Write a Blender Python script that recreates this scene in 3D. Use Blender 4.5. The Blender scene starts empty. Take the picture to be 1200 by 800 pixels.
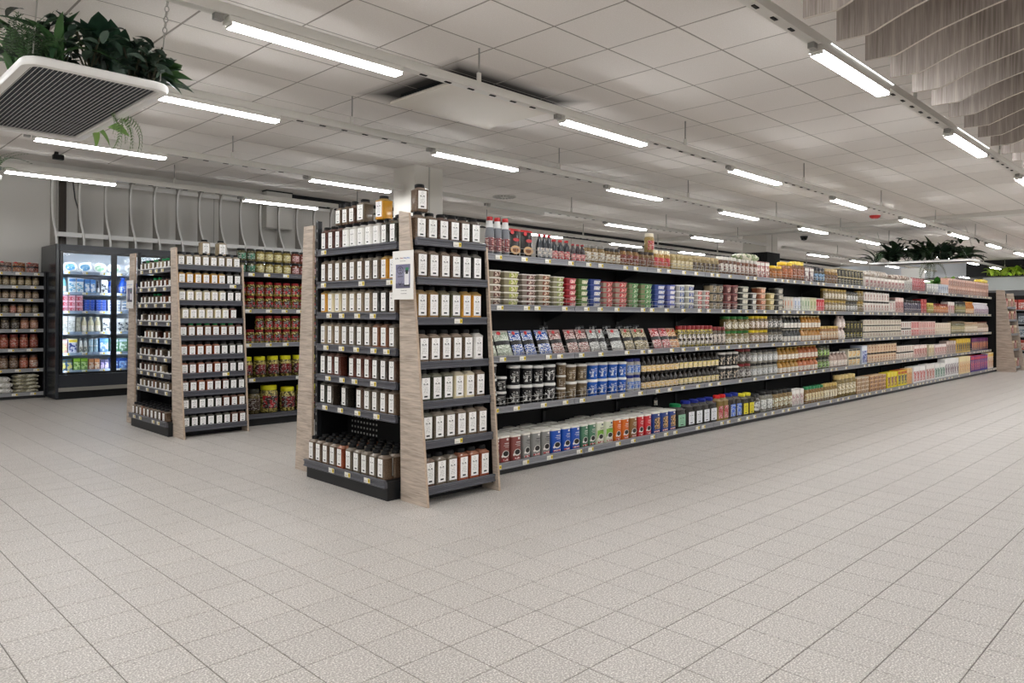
import bpy, math, random
from mathutils import Matrix, Vector
random.seed(7)
D = bpy.data
SC = bpy.context.scene
COL = SC.collection
PI = math.pi

# ------------------------------------------------------------------ camera
EYE, FOC, YAW, HOR, ROLL = 1.5, 865.94, math.radians(44.772), 368.59, 0.0062193
cy_, sy_ = math.cos(YAW), math.sin(YAW)
cam = D.objects.new('camera', D.cameras.new('camera'))
COL.objects.link(cam)
R0, U0, F0 = Vector((sy_, -cy_, 0)), Vector((0, 0, 1)), Vector((cy_, sy_, 0))
rx = R0 * math.cos(ROLL) + U0 * math.sin(ROLL)
ux = -R0 * math.sin(ROLL) + U0 * math.cos(ROLL)
M = Matrix.Identity(4)
for i in range(3):
    M[i][0], M[i][1], M[i][2] = rx[i], ux[i], -F0[i]
M[2][3] = EYE
cam.matrix_world = M
cam.data.sensor_width = 36
cam.data.lens = FOC / 1200 * 36
cam.data.shift_y = -(400 - HOR) / 1200
cam.data.clip_end = 200
SC.camera = cam

# ------------------------------------------------------------------ world, exposure
w = D.worlds.new('world'); SC.world = w; w.use_nodes = True
w.node_tree.nodes['Background'].inputs[0].default_value = (0.75, 0.77, 0.8, 1)
w.node_tree.nodes['Background'].inputs[1].default_value = 0.1
SC.view_settings.view_transform = 'Standard'
SC.view_settings.look = 'None'
SC.view_settings.exposure = 1.07
SC.view_settings.gamma = 1
LAMP = 26.0           # strength of the ceiling lamps
SC.cycles.max_bounces = 8
SC.cycles.diffuse_bounces = 5
SC.cycles.transparent_max_bounces = 12
SC.cycles.sample_clamp_indirect = 3
SC.cycles.caustics_reflective = False
SC.cycles.caustics_refractive = False

# ------------------------------------------------------------------ materials
def lin(h):
    if isinstance(h, (tuple, list)): c = [v / 255 for v in h]
    else: c = [int(h[i:i + 2], 16) / 255 for i in (0, 2, 4)]
    return tuple(v / 12.92 if v <= .04045 else ((v + .055) / 1.055) ** 2.4 for v in c) + (1,)
MATS = {}
def newmat(key):
    m = D.materials.new(key); m.use_nodes = True
    MATS[key] = m
    return m, m.node_tree, m.node_tree.nodes['Principled BSDF']
def node(nt, t, **kw):
    n = nt.nodes.new(t)
    for k, v in kw.items():
        if k.startswith('i_'): n.inputs[int(k[2:])].default_value = v
        else: setattr(n, k, v)
    return n
def mth(nt, op, a, b=None, c=None):
    n = nt.nodes.new('ShaderNodeMath'); n.operation = op
    for k, v in enumerate((a, b, c)):
        if v is None: continue
        if isinstance(v, (int, float)): n.inputs[k].default_value = v
        else: nt.links.new(v, n.inputs[k])
    return n.outputs[0]
def mixc(nt, fac, a, b):
    n = nt.nodes.new('ShaderNodeMix'); n.data_type = 'RGBA'
    if isinstance(fac, (int, float)): n.inputs[0].default_value = fac
    else: nt.links.new(fac, n.inputs[0])
    for k, v in ((6, a), (7, b)):
        if isinstance(v, tuple): n.inputs[k].default_value = v
        else: nt.links.new(v, n.inputs[k])
    return n.outputs[2]
def plain(c, rough=.5, metal=0.0, spec=.5):
    key = 'plain_%s_%.2f_%.1f_%.2f' % (c, rough, metal, spec)
    if key in MATS: return MATS[key]
    m, nt, b = newmat(key)
    b.inputs['Base Color'].default_value = lin(c)
    b.inputs['Roughness'].default_value = rough
    b.inputs['Metallic'].default_value = metal
    b.inputs['Specular IOR Level'].default_value = spec
    return m
def noise(nt, vec, scale, detail=2.0, rough=.5):
    n = node(nt, 'ShaderNodeTexNoise'); n.inputs['Scale'].default_value = scale
    n.inputs['Detail'].default_value = detail; n.inputs['Roughness'].default_value = rough
    if vec is not None: nt.links.new(vec, n.inputs['Vector'])
    return n.outputs['Fac']
def objco(nt, scale=None):
    tc = node(nt, 'ShaderNodeTexCoord')
    if scale is None: return tc.outputs['Object']
    mp = node(nt, 'ShaderNodeMapping'); mp.inputs['Scale'].default_value = scale
    nt.links.new(tc.outputs['Object'], mp.inputs['Vector'])
    return mp.outputs['Vector']
def grainy(c1, c2, scale=220, rough=.3, lo=.42, hi=.62):
    """loose contents of a jar: two colours of grain"""
    key = 'grain_%s_%s_%d' % (c1, c2, scale)
    if key in MATS: return MATS[key]
    m, nt, b = newmat(key)
    f = noise(nt, objco(nt), scale, 3)
    mr = node(nt, 'ShaderNodeMapRange'); nt.links.new(f, mr.inputs[0])
    mr.inputs[1].default_value, mr.inputs[2].default_value = lo, hi
    nt.links.new(mixc(nt, mr.outputs[0], lin(c1), lin(c2)), b.inputs['Base Color'])
    b.inputs['Roughness'].default_value = rough
    return m
def printed(c1, c2, scale=26, rough=.35, dark='1c1a1a', lo=.52):
    """printed packaging: ground colour, picture blotches, a dark detail and rows of small print"""
    key = 'print_%s_%s_%d_%.2f' % (c1, c2, scale, lo)
    if key in MATS: return MATS[key]
    m, nt, b = newmat(key)
    co = objco(nt)
    f1 = mth(nt, 'GREATER_THAN', noise(nt, co, scale, 1), lo)
    f2 = mth(nt, 'GREATER_THAN', noise(nt, co, scale * 2.2, 1), .64)
    col = mixc(nt, f1, lin(c1), lin(c2))
    col = mixc(nt, mth(nt, 'MULTIPLY', f2, .75), col, lin(dark))
    sep = node(nt, 'ShaderNodeSeparateXYZ'); nt.links.new(co, sep.inputs[0])
    rows = mth(nt, 'LESS_THAN', mth(nt, 'FRACT', mth(nt, 'MULTIPLY', sep.outputs[2], 55)), .28)
    f3 = mth(nt, 'MULTIPLY', rows, mth(nt, 'GREATER_THAN', noise(nt, co, 40, 0), .56))
    col = mixc(nt, mth(nt, 'MULTIPLY', f3, .8), col, lin('e8e4dc'))
    nt.links.new(col, b.inputs['Base Color'])
    b.inputs['Roughness'].default_value = rough
    return m
def label_mat(bg='f8f7f4', ink='2a2a2a', key='spice_label'):
    """paper label on UVs: round emblem, title, rows of small print, dark code block at the foot"""
    key = key + bg + ink
    if key in MATS: return MATS[key]
    m, nt, b = newmat(key)
    uv = node(nt, 'ShaderNodeUVMap')
    sep = node(nt, 'ShaderNodeSeparateXYZ'); nt.links.new(uv.outputs[0], sep.inputs[0])
    u, v = sep.outputs[0], sep.outputs[1]
    def band(x, a, c): return mth(nt, 'MULTIPLY', mth(nt, 'GREATER_THAN', x, a), mth(nt, 'LESS_THAN', x, c))
    co = node(nt, 'ShaderNodeMapping'); co.inputs['Scale'].default_value = (9, 0.01, 1); nt.links.new(uv.outputs[0], co.inputs[0])
    rowid = mth(nt, 'FLOOR', mth(nt, 'MULTIPLY', v, 16))
    cb = node(nt, 'ShaderNodeCombineXYZ')
    nt.links.new(mth(nt, 'MULTIPLY', u, 9), cb.inputs[0]); nt.links.new(mth(nt, 'MULTIPLY', rowid, 3.7), cb.inputs[1])
    words = mth(nt, 'GREATER_THAN', noise(nt, cb.outputs[0], 1.0, 0), .42)
    lines = mth(nt, 'LESS_THAN', mth(nt, 'FRACT', mth(nt, 'MULTIPLY', v, 16)), .42)
    small = mth(nt, 'MULTIPLY', mth(nt, 'MULTIPLY', words, lines), mth(nt, 'MULTIPLY', band(v, .26, .64), band(u, .18, .82)))
    title = mth(nt, 'MULTIPLY', mth(nt, 'MULTIPLY', words, band(v, .67, .74)), band(u, .2, .8))
    block = mth(nt, 'MULTIPLY', band(v, .08, .16), band(u, .3, .72))
    du = mth(nt, 'SUBTRACT', u, .5); dv = mth(nt, 'MULTIPLY', mth(nt, 'SUBTRACT', v, .86), 1.9)
    rr = mth(nt, 'SQRT', mth(nt, 'ADD', mth(nt, 'MULTIPLY', du, du), mth(nt, 'MULTIPLY', dv, dv)))
    ring = band(rr, .1, .145)
    tot = mth(nt, 'ADD', mth(nt, 'MULTIPLY', small, .5), mth(nt, 'ADD', mth(nt, 'MULTIPLY', title, .9), mth(nt, 'ADD', block, mth(nt, 'MULTIPLY', ring, .5))))
    tot = mth(nt, 'MINIMUM', tot, 1.0)
    nt.links.new(mixc(nt, tot, lin(bg), lin(ink)), b.inputs['Base Color'])
    b.inputs['Roughness'].default_value = .5
    return m
def glassy(name, tint=(.9, .93, .95), refl=.12, rough=.05):
    if name in MATS: return MATS[name]
    m, nt, b = newmat(name)
    nt.nodes.remove(b)
    tr = node(nt, 'ShaderNodeBsdfTransparent'); tr.inputs[0].default_value = tint + (1,)
    gl = node(nt, 'ShaderNodeBsdfGlossy'); gl.inputs['Roughness'].default_value = rough
    fr = node(nt, 'ShaderNodeFresnel'); fr.inputs[0].default_value = 1.45
    mx = node(nt, 'ShaderNodeMixShader')
    nt.links.new(fr.outputs[0], mx.inputs[0]); nt.links.new(tr.outputs[0], mx.inputs[1]); nt.links.new(gl.outputs[0], mx.inputs[2])
    nt.links.new(mx.outputs[0], nt.nodes['Material Output'].inputs[0])
    return m
def emit(name, c, s):
    if name in MATS: return MATS[name]
    m, nt, b = newmat(name)
    b.inputs['Base Color'].default_value = (.8, .8, .8, 1)
    b.inputs['Emission Color'].default_value = c + (1,)
    b.inputs['Emission Strength'].default_value = s
    return m
def wood(name, c1, c2, scale, rough=.55, bump=.05):
    """pale ash: stretched grain lines; scale sets the direction of the grain"""
    if name in MATS: return MATS[name]
    m, nt, b = newmat(name)
    co = objco(nt, scale)
    n1 = noise(nt, co, 1.0, 4, .6)
    wv = node(nt, 'ShaderNodeTexNoise'); wv.inputs['Scale'].default_value = 3.1; wv.inputs['Detail'].default_value = 3
    wv.inputs['Distortion'].default_value = .6
    nt.links.new(co, wv.inputs['Vector'])
    f = mth(nt, 'ADD', mth(nt, 'MULTIPLY', n1, .55), mth(nt, 'MULTIPLY', wv.outputs['Fac'], .45))
    mr = node(nt, 'ShaderNodeMapRange'); nt.links.new(f, mr.inputs[0])
    mr.inputs[1].default_value, mr.inputs[2].default_value = .36, .62
    nt.links.new(mixc(nt, mr.outputs[0], lin(c1), lin(c2)), b.inputs['Base Color'])
    b.inputs['Roughness'].default_value = rough
    bp = node(nt, 'ShaderNodeBump'); bp.inputs['Strength'].default_value = bump; bp.inputs['Distance'].default_value = .01
    nt.links.new(f, bp.inputs['Height']); nt.links.new(bp.outputs[0], b.inputs['Normal'])
    return m
def tile_mat(name, c, c_speck, tsx, tsy, ox, oy, var, speck, rough, soot=None, spec=.5):
    """per-tile tone from the tile index in world space, fine speckle"""
    m, nt, b = newmat(name)
    g = node(nt, 'ShaderNodeNewGeometry')
    sep = node(nt, 'ShaderNodeSeparateXYZ'); nt.links.new(g.outputs['Position'], sep.inputs[0])
    ix = mth(nt, 'FLOOR', mth(nt, 'DIVIDE', mth(nt, 'SUBTRACT', sep.outputs[0], ox), tsx))
    iy = mth(nt, 'FLOOR', mth(nt, 'DIVIDE', mth(nt, 'SUBTRACT', sep.outputs[1], oy), tsy))
    cb = node(nt, 'ShaderNodeCombineXYZ'); nt.links.new(ix, cb.inputs[0]); nt.links.new(iy, cb.inputs[1])
    wn = node(nt, 'ShaderNodeTexWhiteNoise'); wn.noise_dimensions = '3D'; nt.links.new(cb.outputs[0], wn.inputs[0])
    tone = mth(nt, 'ADD', 1 - var / 2, mth(nt, 'MULTIPLY', wn.outputs[0], var))
    n1 = noise(nt, g.outputs['Position'], speck, 2)
    mr = node(nt, 'ShaderNodeMapRange'); nt.links.new(n1, mr.inputs[0]); mr.inputs[1].default_value, mr.inputs[2].default_value = .47, .66
    col = mixc(nt, mr.outputs[0], lin(c), lin(c_speck))
    n2 = noise(nt, g.outputs['Position'], speck * .55, 2)
    mr2 = node(nt, 'ShaderNodeMapRange'); nt.links.new(n2, mr2.inputs[0]); mr2.inputs[1].default_value, mr2.inputs[2].default_value = .62, .75
    mul = node(nt, 'ShaderNodeMix'); mul.data_type = 'RGBA'; mul.blend_type = 'MULTIPLY'; mul.inputs[0].default_value = 1
    nt.links.new(col, mul.inputs[6]); nt.links.new(tone, mul.inputs[7])
    out = mul.outputs[2]
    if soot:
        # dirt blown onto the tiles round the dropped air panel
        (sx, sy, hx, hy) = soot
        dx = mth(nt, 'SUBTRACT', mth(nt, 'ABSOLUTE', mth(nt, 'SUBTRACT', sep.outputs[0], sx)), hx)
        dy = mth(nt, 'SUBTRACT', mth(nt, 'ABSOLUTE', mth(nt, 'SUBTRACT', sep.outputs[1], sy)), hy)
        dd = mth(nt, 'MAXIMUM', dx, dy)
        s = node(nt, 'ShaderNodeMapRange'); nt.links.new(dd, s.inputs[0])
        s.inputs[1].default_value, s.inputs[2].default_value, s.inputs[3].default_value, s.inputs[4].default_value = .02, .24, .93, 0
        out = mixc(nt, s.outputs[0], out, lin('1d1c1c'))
    else:
        out = mixc(nt, mth(nt, 'MULTIPLY', mr2.outputs[0], .7), out, lin('4a4641'))
    nt.links.new(out, b.inputs['Base Color'])
    b.inputs['Roughness'].default_value = rough
    b.inputs['Specular IOR Level'].default_value = spec
    return m

BLACK = plain('08090b', .6, 0, .3)
BLACK2 = plain('131519', .45)
DARK = plain('24272d', .35)
WHITE = plain('e6e5e1', .45)
LIDK = plain('101012', .4)
RAIL = plain('87888d', .3)
RAILD = plain('54555c', .28)
STEEL = plain('b4b3ae', .35, .8)
OAK = wood('oak_board', '988a7d', 'cdbeaf', (1.5, 2.2, 30))
OAKE = wood('oak_edge', 'ae9985', 'c0ab97', (3, 3, 30))
ASH = wood('ash_baffle', '857b74', 'b6aca4', (6, 34, 1.3))
CLEAR = glassy('clear_plastic', (.82, .82, .8))
TAGM = plain('eceae2', .5)
TAGY = plain('e6c92e', .5)

# ------------------------------------------------------------------ mesh building
class MB:
    def __init__(s): s.v, s.f, s.m, s.mats, s.uv = [], [], [], [], {}
    def mi(s, m):
        if m not in s.mats: s.mats.append(m)
        return s.mats.index(m)
    def face(s, pts, m, uv=None):
        b = len(s.v); s.v += [tuple(p) for p in pts]
        if uv: s.uv[len(s.f)] = uv
        s.f.append(tuple(range(b, b + len(pts)))); s.m.append(s.mi(m))
    def box(s, x0, x1, y0, y1, z0, z1, m, top=None, front=None):
        b = len(s.v)
        s.v += [(x0, y0, z0), (x1, y0, z0), (x1, y1, z0), (x0, y1, z0), (x0, y0, z1), (x1, y0, z1), (x1, y1, z1), (x0, y1, z1)]
        k = s.mi(m)
        for q, mm in (((3, 2, 1, 0), k), ((4, 5, 6, 7), s.mi(top) if top else k), ((0, 1, 5, 4), s.mi(front) if front else k), ((1, 2, 6, 5), k), ((2, 3, 7, 6), k), ((3, 0, 4, 7), k)):
            s.f.append(tuple(b + i for i in q)); s.m.append(mm)
    def bbox(s, x0, x1, y0, y1, z0, z1, m, c=.004, top=None):
        """box with chamfered vertical and top edges"""
        s.loft([rr((x1 - x0) / 2, (y1 - y0) / 2, c, 1, (x0 + x1) / 2, (y0 + y1) / 2, z) for z in (z0, z1 - c)] +
               [rr((x1 - x0) / 2 - c, (y1 - y0) / 2 - c, c, 1, (x0 + x1) / 2, (y0 + y1) / 2, z1)], [m, top or m], m, top or m)
    def quad(s, x0, x1, y, z0, z1, m):
        s.face([(x0, y, z0), (x1, y, z0), (x1, y, z1), (x0, y, z1)], m, [(0, 0), (1, 0), (1, 1), (0, 1)])
    def loft(s, rings, mats, capb=None, capt=None):
        n = len(rings[0]); b = len(s.v)
        for r in rings: s.v += [tuple(p) for p in r]
        for k in range(len(rings) - 1):
            mm = s.mi(mats[min(k, len(mats) - 1)])
            for i in range(n):
                j = (i + 1) % n
                s.f.append((b + k * n + i, b + k * n + j, b + (k + 1) * n + j, b + (k + 1) * n + i)); s.m.append(mm)
        if capb: s.f.append(tuple(b + i for i in reversed(range(n)))); s.m.append(s.mi(capb))
        if capt: s.f.append(tuple(b + (len(rings) - 1) * n + i for i in range(n))); s.m.append(s.mi(capt))
    def lathe(s, prof, n, mats, x=0, y=0, capb=True, capt=True):
        rings = [[(x + r * math.cos(2 * PI * i / n), y + r * math.sin(2 * PI * i / n), z) for i in range(n)] for r, z in prof]
        s.loft(rings, mats, mats[0] if capb else None, mats[-1] if capt else None)
    def arc_label(s, r, z0, z1, ang, n, m):
        for i in range(n):
            a0 = -PI / 2 - ang / 2 + ang * i / n; a1 = a0 + ang / n
            s.face([(r * math.cos(a0), r * math.sin(a0), z0), (r * math.cos(a1), r * math.sin(a1), z0),
                    (r * math.cos(a1), r * math.sin(a1), z1), (r * math.cos(a0), r * math.sin(a0), z1)], m,
                   [(i / n, 0), ((i + 1) / n, 0), ((i + 1) / n, 1), (i / n, 1)])
    def disc(s, x, y, z, rx_, rz_, n, m):
        s.face([(x + rx_ * math.cos(2 * PI * i / n), y, z + rz_ * math.sin(2 * PI * i / n)) for i in range(n)], m)
    def tube(s, pts, r, m, n=6):
        pts = [Vector(p) for p in pts]; rings = []
        for i, p in enumerate(pts):
            d = (pts[min(i + 1, len(pts) - 1)] - pts[max(i - 1, 0)]).normalized()
            a = d.cross(Vector((0, 0, 1)));
            if a.length < .01: a = d.cross(Vector((0, 1, 0)))
            a.normalize(); c = d.cross(a)
            rings.append([p + (a * math.cos(2 * PI * k / n) + c * math.sin(2 * PI * k / n)) * r for k in range(n)])
        s.loft(rings, [m], m, m)
    def add(s, o):
        b = len(s.v); fb = len(s.f); s.v += o.v
        s.f += [tuple(b + i for i in f) for f in o.f]
        mm = [s.mi(m) for m in o.mats]; s.m += [mm[i] for i in o.m]
        for k, v in o.uv.items(): s.uv[fb + k] = v
    def mesh(s, name, smooth=True):
        me = D.meshes.new(name)
        me.from_pydata(s.v, [], s.f)
        for m in s.mats: me.materials.append(m)
        me.polygons.foreach_set('material_index', s.m)
        if s.uv:
            ul = me.uv_layers.new(name='UVMap')
            for fi, uv in s.uv.items():
                for k, li in enumerate(me.polygons[fi].loop_indices): ul.data[li].uv = uv[k]
        if smooth:
            me.polygons.foreach_set('use_smooth', [True] * len(s.f))
            me.set_sharp_from_angle(angle=math.radians(38))
        me.update()
        return me
def rr(hx, hy, r, seg, cx=0, cy=0, z=0):
    r = min(r, hx * .98, hy * .98)
    out = []
    for qx, qy, a0 in ((1, -1, -PI / 2), (1, 1, 0), (-1, 1, PI / 2), (-1, -1, PI)):
        for k in range(seg + 1):
            a = a0 + PI / 2 * k / seg
            out.append((cx + qx * (hx - r) + r * math.cos(a), cy + qy * (hy - r) + r * math.sin(a), z))
    return out

# ------------------------------------------------------------------ objects
def link(name, data, loc=(0, 0, 0), rz=0, parent=None, rot=None):
    o = D.objects.new(name, data)
    o.location = loc
    if rot: o.rotation_euler = rot
    elif rz: o.rotation_euler = (0, 0, rz)
    if parent is not None: o.parent = parent
    COL.objects.link(o)
    return o
def tag(o, label, cat, group=None):
    o['label'] = label; o['category'] = cat
    if group: o['group'] = group
    return o
def thing(name, label, cat, loc=(0, 0, 0), rz=0, group=None):
    return tag(link(name, None, loc, rz), label, cat, group)
def part(name, mb, parent, loc=(0, 0, 0), rz=0, smooth=True):
    return link(name, mb.mesh(name, smooth) if isinstance(mb, MB) else mb, loc, rz, parent)
def struct(name, mb, parent=None, loc=(0, 0, 0)):
    o = link(name, mb.mesh(name) if isinstance(mb, MB) else mb, loc, 0, parent)
    o['kind'] = 'structure'
    return o
ORD = ['zeroth', 'first', 'second', 'third', 'fourth', 'fifth', 'sixth', 'seventh', 'eighth', 'ninth', 'tenth', 'eleventh', 'twelfth', 'thirteenth', 'fourteenth', 'fifteenth', 'sixteenth', 'seventeenth', 'eighteenth', 'nineteenth', 'twentieth'] + ['%d%s' % (i, {1: 'st', 2: 'nd', 3: 'rd'}.get(i % 10, 'th')) for i in range(21, 100)]
def in_view(x, y, z, pad=0):
    d = x * cy_ + y * sy_
    if d < .4: return None
    r = (x * sy_ - y * cy_) / d * FOC; b = (EYE - z) / d * FOC
    u, v = 600 + r, HOR + b
    return d if -pad < u < 1200 + pad and -pad < v < 800 + pad else None

# ------------------------------------------------------------------ floor and ceiling
XA, XB, YA, YB = -6.0, 46.0, -8.0, 15.4
CEIL, CEDGE, CHIGH = 3.48, 10.75, 4.2
FT, FOX, FOY = .2865, 1.895 % .2865, 2.547 % .2865
CT, COX, COY = .5985, .186, .366
FLOORM = tile_mat('floor_tile', 'aaa49e', 'e4dfd9', FT, FT, FOX, FOY, .05, 120, .42, spec=.35)
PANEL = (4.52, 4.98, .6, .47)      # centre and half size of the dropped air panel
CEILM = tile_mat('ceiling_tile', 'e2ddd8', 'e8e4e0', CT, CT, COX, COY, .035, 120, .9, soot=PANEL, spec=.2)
def tiles(parent, name, T, ox, oy, x0, x1, y0, y1, z, thick, gap, mat, down, pad):
    """the 300 nearest tiles in view are parts, the rest are one joined part"""
    cells = []
    for i in range(int((x0 - ox) // T), int((x1 - ox) // T) + 1):
        for j in range(int((y0 - oy) // T), int((y1 - oy) // T) + 1):
            a, b = ox + i * T, oy + j * T
            c, d = max(a, x0), max(b, y0)
            e, f = min(a + T, x1), min(b + T, y1)
            if e - c < .03 or f - d < .03: continue
            whole = e - c > T - .001 and f - d > T - .001
            dist = in_view((c + e) / 2, (d + f) / 2, z, pad) if whole else None
            cells.append((dist if dist else 1e9, c, e, d, f))
    cells.sort()
    h = T / 2 - gap / 2; c = gap * .4
    one = MB()
    za, zb = (z, z - thick) if not down else (z - thick, z)
    def add(mb, x0, x1, y0, y1, bev):
        if down:
            mb.loft([[(x0, y0, zb), (x0, y1, zb), (x1, y1, zb), (x1, y0, zb)], [(x0, y0, za + c), (x0, y1, za + c), (x1, y1, za + c), (x1, y0, za + c)],
                     [(x0 + c, y0 + c, za), (x0 + c, y1 - c, za), (x1 - c, y1 - c, za), (x1 - c, y0 + c, za)]], [mat], None, mat)
        elif bev:
            mb.loft([[(x0, y0, zb), (x1, y0, zb), (x1, y1, zb), (x0, y1, zb)], [(x0, y0, za - c), (x1, y0, za - c), (x1, y1, za - c), (x0, y1, za - c)],
                     [(x0 + c, y0 + c, za), (x1 - c, y0 + c, za), (x1 - c, y1 - c, za), (x0 + c, y1 - c, za)]], [mat], None, mat)
        else:
            mb.loft([[(x0, y0, zb), (x1, y0, zb), (x1, y1, zb), (x0, y1, zb)], [(x0, y0, za), (x1, y0, za), (x1, y1, za), (x0, y1, za)]], [mat], None, mat)
    add(one, -h, h, -h, h, True)
    one.v = [(x, y, q - z) for x, y, q in one.v]
    me = one.mesh(name, False)
    rest = MB()
    for k, (dd, cx0, cx1, cyy0, cyy1) in enumerate(cells):
        if k < 300 and dd < 1e8:
            o = link(name, me, ((cx0 + cx1) / 2, (cyy0 + cyy1) / 2, z), 0, parent)
        else:
            add(rest, cx0 + gap / 2, cx1 - gap / 2, cyy0 + gap / 2, cyy1 - gap / 2, False)
    o = part(name + '_field', rest, parent, smooth=False); o['kind'] = 'stuff'
mb = MB(); mb.box(XA, XB, YA, YB, -.1, -.0025, plain('6f6a63', .8))
floor = struct('floor', mb)
tiles(floor, 'floor_tile', FT, FOX, FOY, XA, XB, YA, YB, 0, .02, .0045, FLOORM, False, 60)
mb = MB(); mb.box(XA, XB, YA, CEDGE, CEIL - .0095, CEIL + .12, plain('97928b', .8))
ceiling = struct('ceiling', mb)
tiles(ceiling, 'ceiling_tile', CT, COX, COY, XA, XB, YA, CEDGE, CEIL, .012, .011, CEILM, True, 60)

WALLM = plain('dfddd8', .7)
mb = MB(); mb.box(XA, XB, 15.4, 15.55, -.1, CHIGH, WALLM)
for k in range(18): mb.box(-5 + k * 2.9, -4.99 + k * 2.9, 15.392, 15.4, 0, 3.97, plain('b5b3ae', .7))
struct('wall_back', mb)
mb = MB(); mb.box(8.28, XB, 15.385, 15.55, 3.96, CHIGH, plain('1c1e22', .8)); struct('trim_shade', mb)  # dark strip paints the shade along the unlit top of the wall
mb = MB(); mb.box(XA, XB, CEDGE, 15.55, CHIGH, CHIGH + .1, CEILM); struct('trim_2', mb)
mb = MB(); mb.box(XA, XB, CEDGE - .02, CEDGE + .02, CEIL - .012, CHIGH, plain('c9c7c2', .7)); struct('trim_3', mb)
mb = MB(); mb.box(XA - .15, XA, YA, YB, -.1, 5, WALLM); struct('wall_left', mb)
mb = MB(); mb.box(XB, XB + .15, YA, YB, -.1, 5, plain('8d8f93', .7)); struct('wall_right', mb)
mb = MB(); mb.box(XA, XB, YA - .15, YA, -.1, 3.6, WALLM); struct('wall_front', mb)
# step in the ceiling across the far half of the shop
mb = MB(); mb.box(16.0, 16.35, YA, CEDGE - .03, CEIL - .09, CEIL, plain('d2d0ca', .8)); struct('trim_4', mb)
# far end: bluish white fascia, dark bulkhead, grey band
mb = MB(); mb.box(30, 30.15, 6.95, YB, 2.95, CEIL, plain('dfe6ee', .5)); struct('trim_5', mb)
mb = MB(); mb.box(29.6, 36, -8, 6.95, 2.92, CEIL, plain('16181c', .6)); struct('trim_6', mb)
mb = MB(); mb.box(29.2, 29.5, -8, 6.35, 2.42, 2.86, plain('8f9290', .6)); struct('trim_7', mb)

def column(x, y, hx, hy, z0, z1, label):
    t = thing('column', label, 'column', (x, y, 0))
    m = MB(); m.bbox(-hx, hx, -hy, hy, z0, z1, plain('d8d4cc', .6), .012)
    part('shaft', m, t)
    m = MB(); m.box(-.012, .012, -hy - .006, -hy + .01, z0, z1 - .002, plain('b5b1a9', .6))
    part('cover_strip', m, t)
    return t
column(6.235, 8.0, .245, .235, 0, CEIL, 'pale square column behind the near spice end unit')
c2 = column(16.96, 8.36, .3, .3, 0, CEIL, 'pale square column with black ribbed cladding above the long shelves')
m = MB()
for k in range(14):
    for (a, b) in ((-.33, 0), (0, -.33)):
        if a: m.box(-.345, -.32, -.33 + k * .048, -.33 + k * .048 + .034, 0.6, 3.02, BLACK)
        else: m.box(-.33 + k * .048, -.33 + k * .048 + .034, -.345, -.32, 0.6, 3.02, BLACK)
m.box(-.325, .325, -.325, .325, 0.6, 3.0, plain('0b0c0d', .7))
part('ribbed_cladding', m, c2)
t = thing('duct_box', 'white boxed duct on the back wall behind the curved fins', 'duct', (7.98, 15.1, 0))
m = MB(); m.box(-.3, .3, .09, .285, 3.38, 4.195, plain('dedcd7', .6)); part('casing', m, t)
m = MB(); m.box(-.31, .31, .085, .285, 3.36, 3.385, plain('c4c2bd', .6)); part('lower_lip', m, t)
m = MB(); m.box(-.315, .315, .082, .285, 4.17, 4.198, plain('2a2b2e', .7)); part('top_shade_line', m, t)  # dark strip painted for the shadow gap under the raised ceiling

# ------------------------------------------------------------------ dropped air panel, vents, small ceiling things
t = thing('air_panel', 'dropped square white air panel with soot around it, hung under the ceiling', 'air panel', (PANEL[0], PANEL[1], CEIL))
m = MB(); m.bbox(-.6, .6, -.47, .47, -.1, -.07, plain('d9d3c9', .6), .01); part('cover_plate', m, t)
m = MB(); m.box(-.53, .53, -.4, .4, -.072, -.0125, plain('101011', .9)); part('dark_throat', m, t)
t = thing('ceiling_vent', 'round swirl air vent in the ceiling above the long shelves', 'vent', (8.65, 8.78, CEIL - .013))
m = MB(); m.lathe([(.2, -.012), (.2, 0)], 28, [plain('c9c7c1', .5)]); part('face_plate', m, t)
for k in range(18):
    m = MB(); a = 2 * PI * k / 18
    p = [Vector((math.cos(a + s) * r, math.sin(a + s) * r, -.0135)) for r, s in ((.07, 0), (.185, .12), (.185, .24), (.07, .12))]
    m.face([p[3], p[2], p[1], p[0]], plain('1a1b1d', .7)); part('swirl_slot', m, t, smooth=False)
o = link('dome_camera', None, (17.88, 7.68, CEIL - .012)); tag(o, 'small black dome camera on the ceiling near the far column', 'camera')
m = MB(); m.lathe([(.09, 0), (.09, -.03)], 16, [BLACK]); part('mount', m, o)
m = MB(); m.lathe([(.02, -.11), (.06, -.095), (.08, -.06), (.085, -.03)], 16, [plain('0c0c0e', .1)]); part('dome', m, o)
o = link('fire_sounder', None, (15.05, 5.08, CEIL - .012)); tag(o, 'red round fire alarm sounder on the ceiling', 'alarm')
m = MB(); m.lathe([(.06, -.07), (.09, -.05), (.1, -.02), (.1, 0)], 16, [plain('c0241e', .4)]); part('cap', m, o)
m = MB(); m.lathe([(.11, -.012), (.11, .0)], 16, [WHITE]); part('base_ring', m, o)

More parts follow.
